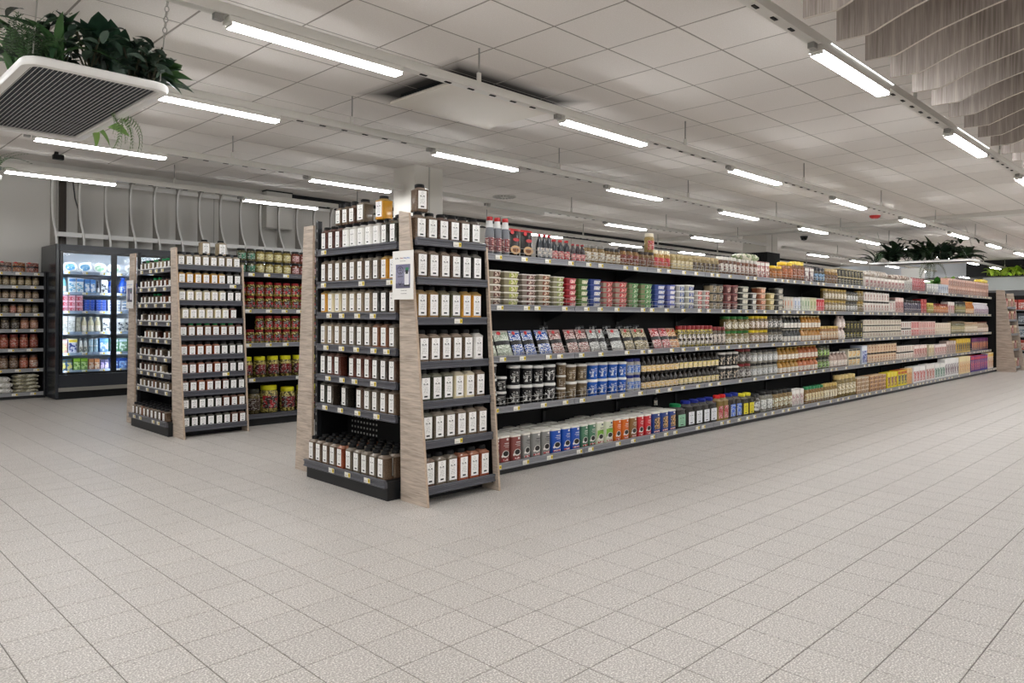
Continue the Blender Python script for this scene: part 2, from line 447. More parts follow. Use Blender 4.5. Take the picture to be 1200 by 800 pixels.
# ------------------------------------------------------------------ lamp tracks
ROWS = [  # y, x start, x end, first lamp x0, period, name, lamps that are off
    (1.86, -5.0, 29.5, 4.48 - 2.83 * 3, 2.83, 'track beside the wooden baffles', ()),
    (4.03, -5.0, 44.5, 1.78 - 2.83 * 2, 2.835, 'track over the wide aisle', ()),
    (5.76, -5.0, 44.5, 1.82 - 2.85 * 2, 2.85, 'track over the long shelves', ()),
    (8.0, -5.0, 5.97, 1.73 - 2.85 * 2, 2.85, 'track ending at the near column', ()),
    (8.0, 6.5, 16.6, 7.55, 2.85, 'track between the two columns', (7.55,)),
    (8.0, 17.4, 44.5, 18.9, 2.85, 'track beyond the far column', ()),
    (10.12, -5.0, 44.5, 1.90 - 2.85 * 2, 2.85, 'track before the curved fins', ()),
    (-.4, -5.0, 3.4, -4.2, 2.83, 'track before the baffles', ()),
    (-.4, 9.3, 29.5, 9.6, 2.83, 'track past the baffles', ()),
    (-2.6, -5.0, 44.5, -4.0, 2.83, 'second track right of the baffles', ()),
    (-4.8, -5.0, 44.5, -4.4, 2.83, 'third track right of the baffles', ()),
]
TRM = plain('d6d4ce', .4)
EM = emit('lamp_light', (.98, .99, 1), LAMP)
EMS = emit('lamp_side_light', (.98, .99, 1), 1.5)
LL, LW = 1.19, .078
lamp_house = MB(); lamp_house.bbox(0, LL, -LW / 2 - .008, LW / 2 + .008, -.04, 0, TRM, .006)
lamp_house = lamp_house.mesh('housing')
lm = MB(); lm.box(.02, LL - .012, -LW / 2, LW / 2, -.056, -.038, EM)
for q in (3, 5): lm.m[q] = lm.mi(TRM)
lamp_diff = lm.mesh('diffuser', False)
lm = MB(); lm.box(.0, LL, -LW / 2, LW / 2, -.05, -.038, plain('c9c8c4', .5)); lamp_off = lm.mesh('diffuser', False)
lm = MB(); lm.box(.15, LL + .1, -.038, -.035, .038, .042, EMS); lamp_strip = lm.mesh('side_strip', False)
lm = MB(); lm.tube([(0, 0, 0), (0, 0, CEIL - 3.222)], .007, plain('8f8e8a', .4), 6); lm.box(-.014, .014, -.01, .01, -.012, .07, TRM); rod_me = lm.mesh('hanger_rod')
lm = MB(); lm.box(-.028, .028, -.01, .01, -.003, .003, BLACK); slot_me = lm.mesh('contact_slot', False)
lm = MB(); lm.box(-.02, .03, -.02, .02, -.03, .004, plain('8f8e8a', .4)); clip_me = lm.mesh('end_clip', False)
TZ = 3.15
for ri, (y, x0, x1, lx, per, nm, off) in enumerate(ROWS):
    t = thing('lamp_track', 'long white suspended %s' % nm, 'track', (x0, y, TZ))
    m = MB(); m.loft([[(x, -.034, 0), (x, .034, 0), (x, .034, .05), (x, .022, .066), (x, -.022, .066), (x, -.034, .05)] for x in (0, x1 - x0)], [TRM], TRM, TRM)
    part('rail', m, t)
    visible_row = y > 1
    x = lx - 1.45 * .5 + LL
    k = 0; n = 0
    while lx + k * per + LL < x1:
        a = lx + k * per
        vis = in_view(a + .6, y, TZ, 250) is not None
        isoff = any(abs(a - q) < .5 for q in off)
        n += 1
        if vis and visible_row:
            lab = '%s white linear lamp%s along the %s' % (ORD[n], ' (unlit)' if isoff else '', nm)
            l = thing('linear_lamp', lab, 'lamp', (a, y, TZ), 0, 'linear lamps on the suspended tracks')
        else:
            l = thing('linear_lamp', '%s lit white linear lamp on the %s, out of view' % (ORD[n], nm), 'lamp', (a, y, TZ), 0, 'lamps out of view on the %s' % nm)
        link('housing', lamp_house, parent=l)
        link('diffuser', lamp_off if isoff else lamp_diff, parent=l)
        if not isoff and ri == 0: link('side_strip', lamp_strip, (a - x0, 0, 0), parent=t)
        if vis and visible_row:
            link('end_clip', clip_me, (-.05, 0, -.005), parent=l)
            for q in range(6):
                if a + LL + .24 + q * .22 < x1: link('contact_slot', slot_me, (a + LL + .2 + q * .22 - x0, 0, -.002), parent=t)
        if a + LL + .75 < x1 and in_view(a + LL + .75, y, CEIL, 100): link('hanger_rod', rod_me, (a + LL + .72 - x0, 0, .066), parent=t)
        k += 1

# unseen fill lamps added in the raised ceiling to brighten the back wall
for k in range(9):
    l = thing('added_fill_lamp', '%s added unseen fill lamp in the raised ceiling by the back wall, from left' % ORD[k + 1], 'lamp', (-2 + k * 4.2, 12.2, 4.15), 0, 'added fill lamps in the raised ceiling')
    link('housing', lamp_house, parent=l); link('diffuser', lamp_diff, parent=l)
    m = MB(); m.box(.4, .43, -.01, .01, 0, .05, STEEL); m.box(.8, .83, -.01, .01, 0, .05, STEEL); part('hanger_rod', m, l)
# small black spot bracket by the track over the fridges
t = thing('ceiling_camera', 'small black bracket camera above the fridge row at left', 'camera', (2.5, 10.4, CEIL - .012))
m = MB(); m.box(-.02, .02, -.02, .02, -.03, 0, BLACK); part('bracket', m, t)
m = MB(); m.bbox(-.04, .08, -.035, .035, -.09, -.03, BLACK, .01); part('body', m, t)

# ------------------------------------------------------------------ wooden baffles
t = thing('baffle_canopy', 'hanging canopy of wavy ash wood baffles at the upper right', 'ceiling canopy', (3.58, 1.55, CEIL))
prof = [(0, 2.965), (.16, 2.962), (.2, 2.975), (.27, 3.003), (.37, 3.04), (.48, 3.07), (.6, 3.1), (.8, 3.14), (1.0, 3.165), (1.3, 3.19), (1.6, 3.19), (2.0, 3.15), (2.4, 3.08), (2.8, 3.0), (3.2, 2.965)]
m = MB(); ths = .02
for s, flip in ((0, False), (ths, True)):
    for (a, za), (b, zb) in zip(prof, prof[1:]):
        q = [(s, -a, za - CEIL), (s, -b, zb - CEIL), (s, -b, -.013), (s, -a, -.013)]
        m.face(q if flip else q[::-1], ASH)
EDG = plain('cfc6bb', .5)
for (a, za), (b, zb) in zip(prof, prof[1:]):
    m.face([(0, -a, za - CEIL), (0, -b, zb - CEIL), (ths, -b, zb - CEIL), (ths, -a, za - CEIL)], EDG)
m.face([(0, 0, prof[0][1] - CEIL), (ths, 0, prof[0][1] - CEIL), (ths, 0, -.013), (0, 0, -.013)], EDG)
baf = m.mesh('baffle', False)
for k in range(13): link('baffle', baf, (k * .419, 0, 0), parent=t)

# ------------------------------------------------------------------ shelving helpers
def prism_x(mb, prof, x0, x1, m):
    mb.loft([[(x0, y, z) for y, z in prof], [(x1, y, z) for y, z in prof]], [m], m, m)
RPROF = [(0, -.05), (-.005, -.047), (-.005, -.038), (.003, -.034), (.003, -.006), (-.005, -.002), (-.005, .01), (.0, .013), (.02, .013), (.03, -.02), (.03, -.05)]
def shelf_mb(L, depth, railm, boardm, joint=.004):
    m = MB()
    prism_x(m, RPROF[::-1], joint, L - joint, railm)
    m.box(joint, L - joint, .028, depth, -.03, -.002, boardm)
    return m
tg = MB(); tg.box(-.042, .042, -.004, 0, -.02, .02, TAGM); tg.box(.016, .042, -.0052, -.004, -.016, .016, TAGY); tg.box(-.034, .0, -.0048, -.004, -.01, -.004, plain('b5b4ae', .6)); tg.box(.024, .034, -.006, -.0052, -.004, .006, plain('4a4420', .6))
TAG = tg.mesh('price_tag', False)
def guard_mb(L, h=.085):
    m = MB()
    for z in (.04, h): m.tube([(.02, .012, z), (L - .02, .012, z)], .0024, STEEL, 4)
    n = max(3, int(L / .105))
    for i in range(n + 1):
        x = .02 + (L - .04) * i / n
        m.tube([(x, .012, .0), (x, .012, h)], .0017, STEEL, 4)
    return m
def bracket_mb(depth):
    m = MB()
    for s in (-.006, .006):
        q = [(s, depth, -.17), (s, depth - .05, -.16), (s, .1, -.035), (s, depth, -.03)]
        m.face(q if s < 0 else q[::-1], DARK)
    return m

# ------------------------------------------------------------------ the long shelving run
BAY = 1.33
XJ = [4.71 + BAY * k for k in range(15)] + [24.18]
LZ = {1: 2.065, 2: 1.585, 3: 1.09, 4: .605, 5: .10}
LY = {1: 5.05, 2: 5.05, 3: 5.05, 4: 5.05, 5: 4.915}
run = thing('long_shelving', 'long black supermarket shelving run with five loaded levels along the aisle', 'shelving', (4.43, 5.0, 0))
ox, oy = 4.43, 5.0
full = {}
for lv in LZ:
    d = .45 if lv < 5 else .58
    full[lv] = (shelf_mb(BAY, d, RAIL, BLACK2).mesh('shelf'), guard_mb(BAY).mesh('wire_guard'), bracket_mb(d).mesh('bracket'))
bk = MB(); bk.box(.004, BAY - .004, 0, .03, .09, 2.07, BLACK); bk.box(-.02, .02, -.02, 0, .09, 2.1, BLACK2); bk = bk.mesh('back_panel', False)
pl = MB(); pl.box(.003, BAY - .003, 0, .5, 0.0, .055, BLACK2); pl = pl.mesh('plinth', False)
rt = random.Random(5)
for k in range(len(XJ) - 1):
    a, L = XJ[k], XJ[k + 1] - XJ[k]
    whole = L > 1.3
    if whole:
        link('back_panel', bk, (a - ox, .5, 0), parent=run); link('plinth', pl, (a - ox, -.05, 0), parent=run)
    else:
        m = MB(); m.box(0, L, 0, .03, .09, 2.07, BLACK); part('back_panel', m, run, (a - ox, .5, 0), smooth=False)
        m = MB(); m.box(0, L, 0, .5, 0, .055, BLACK2); part('plinth', m, run, (a - ox, -.05, 0), smooth=False)
    for lv in LZ:
        loc = (a - ox, LY[lv] - oy, LZ[lv])
        s = link('shelf', full[lv][0], loc, parent=run) if whole else part('shelf', shelf_mb(L, .45, RAIL, BLACK2), run, loc)
        if whole:
            if lv != 5 or k in (4, 5): link('wire_guard', full[lv][1], parent=s)
            if lv < 5: link('bracket', full[lv][2], (0, 0, 0), parent=s)
        n = 4 if k < 3 else 5
        for q in range(n):
            x = (q + .5 + rt.uniform(-.3, .3)) * L / n
            if k >= 3 and rt.random() < .15: continue
            link('price_tag', TAG, (x, -.002, -.019), parent=s)
m = MB(); m.box(-.03, .0, -.02, .53, 0, 2.1, BLACK); part('end_panel', m, run, (24.2 - ox, 0, 0))
m = MB(); m.box(0, .28, 0, .5, 0, 2.06, BLACK); part('end_filler', m, run, (0, .12, 0))

# ------------------------------------------------------------------ end units clad with ash boards
def board_mb(yib, yob, yot, yit, z, th, zo=None):
    zo = z if zo is None else zo
    m = MB()
    p = [(yib, 0), (yob, 0), (yot, zo), (yit, z)]
    A = [(0, y, q) for y, q in p]; B = [(th, y, q) for y, q in p]
    s = 1 if yob < yib else -1
    m.face(A if s < 0 else A[::-1], OAK); m.face(B[::-1] if s < 0 else B, OAK)
    for i in range(4):
        j = (i + 1) % 4
        q = [A[i], A[j], B[j], B[i]]
        m.face(q if s > 0 else q[::-1], OAKE)
    return m
def end_unit(o0, label, boards, right, xr0, xr1, rdepth, left, yl1, yl0, xlf, ldepth, tray, core, post, ztop, tags_r, tags_l, tray_lip=None):
    bx, by = o0
    t = thing('end_shelving', label, 'shelving', (bx, by, 0))
    for (x, *b) in boards:
        part('side_board', board_mb(*b), t, (x - bx, -by, 0))
    m = MB(); m.box(core[0] - bx, core[1] - bx, core[2] - by, core[3] - by, .06, ztop - .1, BLACK); part('core_panel', m, t)
    m = MB(); m.box(xlf + .02 - bx, core[1] - bx, core[2] - .2 - by, core[3] - by, 0, .06, BLACK2)
    part('plinth', m, t)
    yf0, yf1 = right[-1][1] + .03, right[0][1] + .03
    m = MB(); xa, xb = xr1 + .001 - bx, xr1 + .006 - bx
    P = [(core[2] - by, .06), (yf0 - by, .06), (yf1 - by, ztop - .28), (core[2] - by, ztop - .28)]
    m.face([(xa, y, z) for y, z in P], BLACK); m.face([(xb, y, z) for y, z in P][::-1], BLACK); part('inner_panel', m, t, smooth=False)
    m = MB(); m.box(post[0] + .041 - bx, core[0] + .02 - bx, yl1 + .012 - by, yl1 + .03 - by, .06, ztop - .3, BLACK); part('inner_panel', m, t)
    m = MB(); m.box(0, .04, -.02, .02, 0, ztop, BLACK2)
    for k in range(int(ztop / .09)): m.box(-.001, .004, -.006, .006, .1 + k * .09, .125 + k * .09, plain('8c8d90', .5))
    part('upright_post', m, t, (post[0] - bx, post[1] - by, 0))
    for i, (z, yf) in enumerate(right):
        s = part('shelf', shelf_mb(xr1 - xr0, rdepth, RAILD, BLACK2, .002), t, (xr0 - bx, yf - by, z))
        for x in tags_r.get(i, ()): link('price_tag', TAG, (x, -.002, -.019), parent=s)
    for i, z in enumerate(left):
        s = part('shelf', shelf_mb(yl1 - yl0, ldepth, RAILD, BLACK2, .002), t, (xlf - bx, yl1 - by, z), -PI / 2)
        if tray_lip:
            m = MB()
            L = yl1 - yl0; nn = 9
            for q in range(nn):
                a, b = q * L / nn, (q + 1) * L / nn; c = (a + b) / 2
                m.face([(a, .012, .012), (b, .012, .012), (b, .012, .034), (c, .012, .02), (a, .012, .034)], tray_lip)
                m.face([(a, .014, .012), (a, .014, .034), (c, .014, .02), (b, .014, .034), (b, .014, .012)], tray_lip)
            part('tray_lip', m, s, smooth=False)
        for x in tags_l.get(i, ()): link('price_tag', TAG, (x * (yl1 - yl0), -.002, -.019), parent=s)
    (tz, txf, ty1, ty0) = tray
    s = part('bottom_shelf', shelf_mb(ty1 - ty0, xlf + ldepth - txf, RAILD, BLACK2, .002), t, (txf - bx, ty1 - by, tz), -PI / 2)
    m = MB(); m.box(0.004, ty1 - ty0 - .004, .03, .3, -tz, -.028, BLACK2); part('bottom_box', m, s)
    for x in tags_l.get('t', ()): link('price_tag', TAG, (x * (ty1 - ty0), -.002, -.019), parent=s)
    return t
SR = [(2.10, 4.67), (1.785, 4.65), (1.463, 4.65), (1.11, 4.625), (.795, 4.60), (.485, 4.57), (.128, 4.54)]
SL = [2.078, 1.778, 1.50, 1.208, .93, .66]
main = end_unit((3.6, 5.5), 'near spice end unit clad with three pale ash boards', [
    (3.60, 4.82, 4.48, 4.74, 4.87, 2.335, .022, 2.31), (3.60, 6.205, 6.51, 6.375, 6.21, 2.325, .022), (4.392, 4.92, 4.5, 4.68, 4.9, 2.08, .02)],
    SR, 3.63, 4.385, .24, SL, 6.13, 4.90, 3.60, .34, (.155, 3.47, 6.12, 4.86), (3.95, 4.42, 4.91, 6.47), (3.62, 6.165), 2.36,
    {0: (.42,), 2: (.42,), 5: (.36,)}, {0: (.1,), 1: (.1, .6, .93), 2: (.18, .35, .55, .74), 3: (.14, .35, .54, .75, .9), 4: (.17, .36, .52, .75), 5: (.13, .34, .56, .79), 't': (.38, .58, .81)})
m = MB()
for i in range(9):
    for j in range(6): m.box(5.65 + i * .05, 5.668 + i * .05, -.003, 0, .27 + j * .05, .288 + j * .05, plain('b5b6b4', .6))
m.v = [(y, x, z) for x, y, z in m.v]
o = part('peg_light_dots', m, main, (3.949 - 3.6, -5.5, 0), smooth=False); o['kind'] = 'stuff'  # pale squares painted for the light showing through the perforated panel
R2 = [2.075, 1.855, 1.64, 1.42, 1.21, .975, .755, .54, .33, .12]
R2 = [(z, 9.17 - (2.075 - z) * .095) for z in R2]
L2 = [2.045, 1.81, 1.605, 1.375, 1.157, .93, .73, .52]
second = end_unit((3.47, 9.9), 'farther spice end unit with small white-labelled jars, at left', [
    (3.465, 9.22, 8.88, 9.17, 9.32, 2.29, .022), (3.465, 10.55, 10.84, 10.76, 10.56, 2.29, .022), (4.30, 9.3, 8.98, 9.17, 9.28, 2.12, .02)],
    R2, 3.492, 4.298, .2, L2, 10.5, 9.33, 3.475, .3, (.165, 3.38, 10.5, 9.2), (3.79, 4.33, 9.34, 10.8), (3.49, 10.53), 2.3,
    {1: (.68,), 4: (), 6: (.55,)}, {i: tuple(rt.uniform(.05 + .24 * q, .22 + .24 * q) for q in range(4)) for i in (0, 1, 2, 3, 4, 5, 6, 7, 't')}, plain('e4e2dd', .5))

# run behind the second end unit (pickles)
P2Z = [2.03, 1.545, 1.09, .625, .145]
run2 = thing('pickle_shelving', 'black shelving with red and yellow lidded pickle jars between the end units', 'shelving', (4.33, 9.35, 0))
for k, z in enumerate(P2Z):
    yf = 9.38 if k < 4 else 9.30
    s = part('shelf', shelf_mb(2.2, .45, RAILD if k in (0, 3, 4) else RAIL, BLACK2), run2, (0, yf - 9.35, z))
    for x in ((.2, .42, .7, 1.1), (.16, .45, .68, .9), (.16, .45, .7), (.22, .9), ())[k]: link('price_tag', TAG, (x, -.002, -.019), parent=s)
    if k in (1, 2): part('wire_guard', guard_mb(2.2, .06), s)
m = MB(); m.box(0, 2.2, .52, .56, 0, 2.03, BLACK); part('back_panel', m, run2)
m = MB(); m.box(0, 2.2, 0, .5, 0, .09, BLACK2); part('plinth', m, run2)

# ------------------------------------------------------------------ goods: one builder for each kind, front towards -y
def b_jar(w, h, c, n):
    r = min(w * .47, h * .46)
    body = MB(); d_ = mixhex(c[0], '0c0a08', .25); g = grainy(d_, mixhex(d_, 'e0c890', .4), 90, .18) if c[2] not in ('8a1c20', 'dcd820', 'e0dc20') else grainy(mixhex(d_, '201c0c', .5), 'c0b060', 42, .18, .45, .58)
    body.lathe([(r * .92, 0), (r, .03 * h), (r, .74 * h), (r * .82, .83 * h)], n, [g], capt=False)
    lab = MB(); lab.arc_label(r * 1.012, .16 * h, .62 * h, 2.5, max(4, n // 2), printed(c[1], mixhex(c[1], c[0], .6), 34) if c[2] not in ('8a1c20', 'dcd820', 'e0dc20') else printed(c[1], '2a1612', 20, lo=.5))
    lid = MB(); lm_ = plain(c[2], .35); lid.lathe([(r * .84, .82 * h), (r * .87, .835 * h), (r * .87, .975 * h), (r * .8, h)], n, [lm_])
    return [('body', body), ('label', lab), ('lid', lid)]
def mixhex(a, b, f):
    A = [int(a[i:i + 2], 16) for i in (0, 2, 4)]; B = [int(b[i:i + 2], 16) for i in (0, 2, 4)]
    return ''.join('%02x' % round(x + (y - x) * f) for x, y in zip(A, B))
def b_bottle(w, h, c, n):
    r = min(w * .46, h * .3)
    sauce = c[0] == '6f7278'
    g = plain(c[0], .2); nk = plain('d9dad9', .25) if sauce else g
    body = MB(); body.lathe([(r * .92, 0), (r, .03 * h), (r, .5 * h), (r * .93, .6 * h), (r * .78, .72 * h), (r * (.66 if sauce else .45), .82 * h), (r * (.62 if sauce else .38), .93 * h)], n, [g, g, g, g, nk, nk], capt=False)
    lab = MB(); lab.arc_label(r * 1.015, .1 * h, .46 * h, 2.6 if not sauce else 4.2, max(4, n // 2), printed(c[1], mixhex(c[1], 'f0e0d0', .7), 30, lo=.62 if sauce else .52))
    cap = MB(); k_ = 1.4 if sauce else 1.15
    cap.lathe([(r * .45 * k_, .9 * h), (r * .48 * k_, .91 * h), (r * .46 * k_, .985 * h), (r * .4 * k_, h)], n, [plain(c[2], .35)])
    return [('body', body), ('label', lab), ('cap', cap)]
def b_sqjar(w, h, c, n):
    """square clear spice tub: fill, clear shoulder, big paper label, ribbed black lid"""
    hw = w / 2; sg = 2 if n > 12 else 1
    light_ = c[0] in ('e8e6e0', 'd8cba6', 'c98a1e', 'b8842c'); e_ = c[0] if light_ else mixhex(c[0], '0c0806', .22)
    fill = grainy(e_, mixhex(e_, 'e8d8b8', .2) if c[0] != 'e8e6e0' else 'f4f3ef', 200, .22)
    sh = plain(mixhex(c[0], '8f8a82', .55), .15)
    zt = (.86 if w > .091 else .79) * h
    body = MB()
    body.loft([rr(hw * .95, hw * .95, w * .14, sg, z=0), rr(hw, hw, w * .16, sg, z=.03 * h), rr(hw, hw, w * .16, sg, z=.08 * h), rr(hw * .965, hw * .965, w * .16, sg, z=.095 * h),
               rr(hw * .965, hw * .965, w * .16, sg, z=zt - .11 * h), rr(hw, hw, w * .16, sg, z=zt - .095 * h), rr(hw, hw, w * .16, sg, z=zt - .07 * h), rr(hw * .72, hw * .72, w * .3, sg, z=zt), rr(hw * .6, hw * .6, w * .3, sg, z=zt + .03 * h)],
              [fill, fill, fill, fill, fill, sh, sh, sh], fill, sh)
    lab = MB(); lw = c[1] if isinstance(c[1], float) else .76
    lab.quad(-hw * lw, hw * lw, -hw * 1.005, .10 * h, zt - .115 * h if not isinstance(c[1], str) else .58 * h, label_mat() if not isinstance(c[1], str) else (label_mat(c[1]) if c[1][0] in 'e8' else printed(c[1], mixhex(c[1], 'f0e8d8', .6), 24)))
    lid = MB(); lk = plain(c[2] if c[2] != '101012' else '0a0a0b', .55, 0, .25)
    nn = 28 if n > 12 else 10
    lid.loft([[(hw * .68 * (1 + (.03 if i % 2 else 0)) * math.cos(2 * PI * i / nn), hw * .68 * (1 + (.03 if i % 2 else 0)) * math.sin(2 * PI * i / nn), z) for i in range(nn)] for z in (zt + .02 * h, .975 * h)] +
             [[(hw * .6 * math.cos(2 * PI * i / nn), hw * .6 * math.sin(2 * PI * i / nn), h) for i in range(nn)]], [lk], lk, lk)
    return [('body', body), ('label', lab), ('lid', lid)]
def b_tub(w, h, c, n):
    hw, hd = w * .47, min(w * .42, .07)
    sg = 2 if n > 12 else 1
    b1 = plain(mixhex(c[0], '14100c', .22), .3)
    body = MB(); body.loft([rr(hw * .84, hd * .84, .02, sg, z=0), rr(hw * .95, hd * .95, .02, sg, z=.8 * h)], [b1], b1)
    lab = MB(); a, e = .12, .74
    y0, y1 = -hd * (.84 + .11 * a / .8) - .0012, -hd * (.84 + .11 * e / .8) - .0012
    m = printed(c[1], mixhex(c[1], 'f4e8d0', .75), 30)
    lab.face([(-hw * .3, y0, a * h), (hw * .74, y0, a * h), (hw * .8, y1, e * h), (-hw * .3, y1, e * h)], m)
    lm_ = plain(c[2], .3)
    lid = MB(); lid.loft([rr(hw, hd, .022, sg, z=.8 * h), rr(hw, hd, .022, sg, z=.95 * h), rr(hw * .93, hd * .93, .02, sg, z=.99 * h)], [lm_], lm_, lm_)
    return [('body', body), ('label', lab), ('lid', lid)]
def b_pail(w, h, c, n):
    r = min(w * .46, h * .42)
    b1 = plain(c[0], .35)
    body = MB(); body.lathe([(r * .84, 0), (r * .95, .84 * h)], n, [b1], capt=False)
    lab = MB()
    pm = printed(c[0], c[1], 34, lo=.6)
    k = max(4, n // 2)
    for i in range(k):
        a0 = -PI / 2 - 1.25 + 2.5 * i / k; a1 = a0 + 2.5 / k
        f = lambda a, rad, z: (rad * math.cos(a), rad * math.sin(a), z)
        lab.face([f(a0, r * .87, .14 * h), f(a1, r * .87, .14 * h), f(a1, r * .945, .68 * h), f(a0, r * .945, .68 * h)], pm)
    lid = MB(); lm_ = plain(c[2], .35); lid.lathe([(r, .84 * h), (r * 1.02, .86 * h), (r * 1.02, .94 * h), (r * .95, .985 * h), (r * .4, .985 * h)], n, [lm_])
    return [('body', body), ('label', lab), ('lid', lid)]
def b_can(w, h, c, n):
    r = min(w * .47, h * .48)
    b1 = plain(c[0], .35); rim = plain(c[2], .3, .2)
    body = MB(); body.lathe([(r * .97, 0), (r, .02 * h), (r, .06 * h), (r * .975, .07 * h), (r * .975, .9 * h), (r, .91 * h), (r, .98 * h), (r * .95, .985 * h)], n, [rim, rim, rim, b1, rim, rim, rim], capt=True)
    lab = MB(); lab.arc_label(r * .99, .2 * h, .72 * h, 4.0, max(4, n // 2), printed(c[1], mixhex(c[1], c[0], .7), 30))
    return [('body', body), ('label', lab)]
def b_canister(w, h, c, n):
    hw = w * .47; sg = 3 if n > 12 else 1
    b1 = plain(c[0], .35)
    body = MB(); body.loft([rr(hw * .97, hw * .97, w * .16, sg, z=0), rr(hw, hw, w * .16, sg, z=.02 * h), rr(hw, hw, w * .16, sg, z=.93 * h)], [b1], b1, b1)
    pic = MB(); y = -hw - .0012
    wh, bl = plain('e9e6e0', .4), plain('17110f', .4)
    light = c[0] == 'd8dcc4'
    if light: pic.quad(-hw * .8, hw * .8, y + .0006, .25 * h, .62 * h, plain(c[1], .35))
    if c[0] == '173a86': pic.quad(-hw * .55, hw * .8, y, .2 * h, .74 * h, printed('c89858', '2b1c12', 45))
    else:
        pic.disc(hw * .12, y, .32 * h, hw * .68, .135 * h, 14, wh); pic.disc(hw * .14, y - .0006, .335 * h, hw * .54, .1 * h, 14, bl)
        pic.disc(-hw * .55, y - .001, .25 * h, hw * .2, .05 * h, 10, wh)
    pic.disc(hw * .45, y, .86 * h, hw * .2, .045 * h, 12, wh if not light else plain('22335a', .4))
    for k, (a, b, z) in enumerate(((-.1, .75, .7), (-.3, .75, .63), (0, .7, .57))): pic.quad(hw * a, hw * b, y, z * h, z * h + .014 * h + (.012 * h if k == 0 else 0), wh if c[0] not in ('8d8d8a', 'd8dcc4') else bl)
    pic.quad(-hw * .7, hw * .75, y, .06 * h, .13 * h, printed('b8333a', 'efe4e0', 60))
    lid = MB(); lm_ = plain('e8e4da', .35); lid.loft([rr(hw * 1.03, hw * 1.03, w * .17, sg, z=.93 * h), rr(hw * 1.03, hw * 1.03, w * .17, sg, z=.985 * h), rr(hw * .97, hw * .97, w * .16, sg, z=h)], [lm_], lm_, lm_)
    return [('body', body), ('front_print', pic), ('lid', lid)]
def b_pouch(w, h, c, n):
    """flat sealed bag, fuller in the middle"""
    d = min(.032, w * .2); pm = printed(c[0], c[1], 75, .25) if c[0] != '16100e' else plain('16100e', .25); ac = plain(c[2], .3)
    body = MB(); rings = []; mats = []
    lv = [(0, .004), (.05, .5), (.2, .95), (.42, 1.0), (.58, 1.0), (.8, .85), (.93, .3), (1, .004)]
    for z, f in lv:
        x = w / 2 * (1 - .03 * f); dd = max(.002, d * f)
        rings.append([(-x, 0, z * h), (-x * .6, -dd * .85, z * h), (0, -dd, z * h), (x * .6, -dd * .85, z * h), (x, 0, z * h), (x * .6, dd * .85, z * h), (0, dd, z * h), (-x * .6, dd * .85, z * h)])
    body.loft(rings, [ac, pm, pm, plain('1a1718', .3) if c[0] not in ('16100e', 'a31c26') else pm, pm, pm, ac], pm, pm)
    lab = MB()
    lab.disc(-w * .25, -d * .95, h * .86, w * .14, h * .07, 10, plain('c4262c' if c[0] != '1c1c1e' else '77787a', .3))
    if c[0] == '16100e':
        lab.disc(w * .0, -d * 1.03, h * .27, w * .4, h * .15, 14, plain('d2ab7c', .4)); lab.disc(w * .0, -d * 1.06, h * .27, w * .24, h * .08, 12, plain('7a4a24', .4))
        lab.disc(w * .05, -d * 1.0, h * .62, w * .25, h * .06, 12, plain('b3262c', .4))
    return [('body', body), ('front_print', lab)]
def b_box(w, h, c, n):
    hw, hd = w * .475, min(w * .45, .11)
    b1 = plain(c[0], .45)
    body = MB(); body.bbox(-hw, hw, -hd, hd, 0, h * .985, b1, .003, plain(c[2], .45))
    lab = MB(); lab.quad(-hw * .9, hw * .9, -hd - .0012, h * .1, h * .7, printed(c[1], mixhex(c[1], c[0], .8), 20, lo=.5))
    lab.quad(-hw * .97, hw * .97, -hd - .0008, h * .74, h * .93, plain(c[2], .45))
    return [('body', body), ('front_print', lab)]
BUILD = dict(jar=b_jar, bottle=b_bottle, sqjar=b_sqjar, tub=b_tub, pail=b_pail, can=b_can, canister=b_canister, pouch=b_pouch, box=b_box)
KIND = dict(jar=('glass_jar', 'jar'), bottle=('bottle', 'bottle'), sqjar=('spice_jar', 'jar'), tub=('plastic_tub', 'tub'), pail=('lidded_pail', 'pail'), can=('tin_can', 'can'),
            canister=('canister', 'canister'), pouch=('foil_pouch', 'pouch'), box=('carton', 'box'))
PROTO = {}
def proto(kind, w, h, cols, near):
    key = (kind, round(w, 3), round(h, 3), cols, near)
    if key not in PROTO:
        parts = BUILD[kind](w, h, cols, 18 if near else 10)
        if near: PROTO[key] = [(n, p.mesh(n)) for n, p in parts]
        else:
            one = MB()
            for _, p in parts: one.add(p)
            PROTO[key] = [(KIND[kind][0], one.mesh(KIND[kind][0]))]
    return PROTO[key]
LABELS = {}
def put(kind, w, h, cols, loc, label, group, near=True, rz=0, tilt=0, name=None, cat=None):
    pr = proto(kind, w, h, cols, near)
    nm, ct = KIND[kind]
    rot = (tilt, 0, rz) if tilt else (0, 0, rz)
    if near:
        o = link(name or nm, None, loc, rot=rot)
        for pn, me in pr: link(pn, me, parent=o)
    else: o = link(name or nm, pr[0][1], loc, rot=rot)
    tag(o, label, cat or ct, group)
    LABELS[label] = LABELS.get(label, 0) + 1
    return o

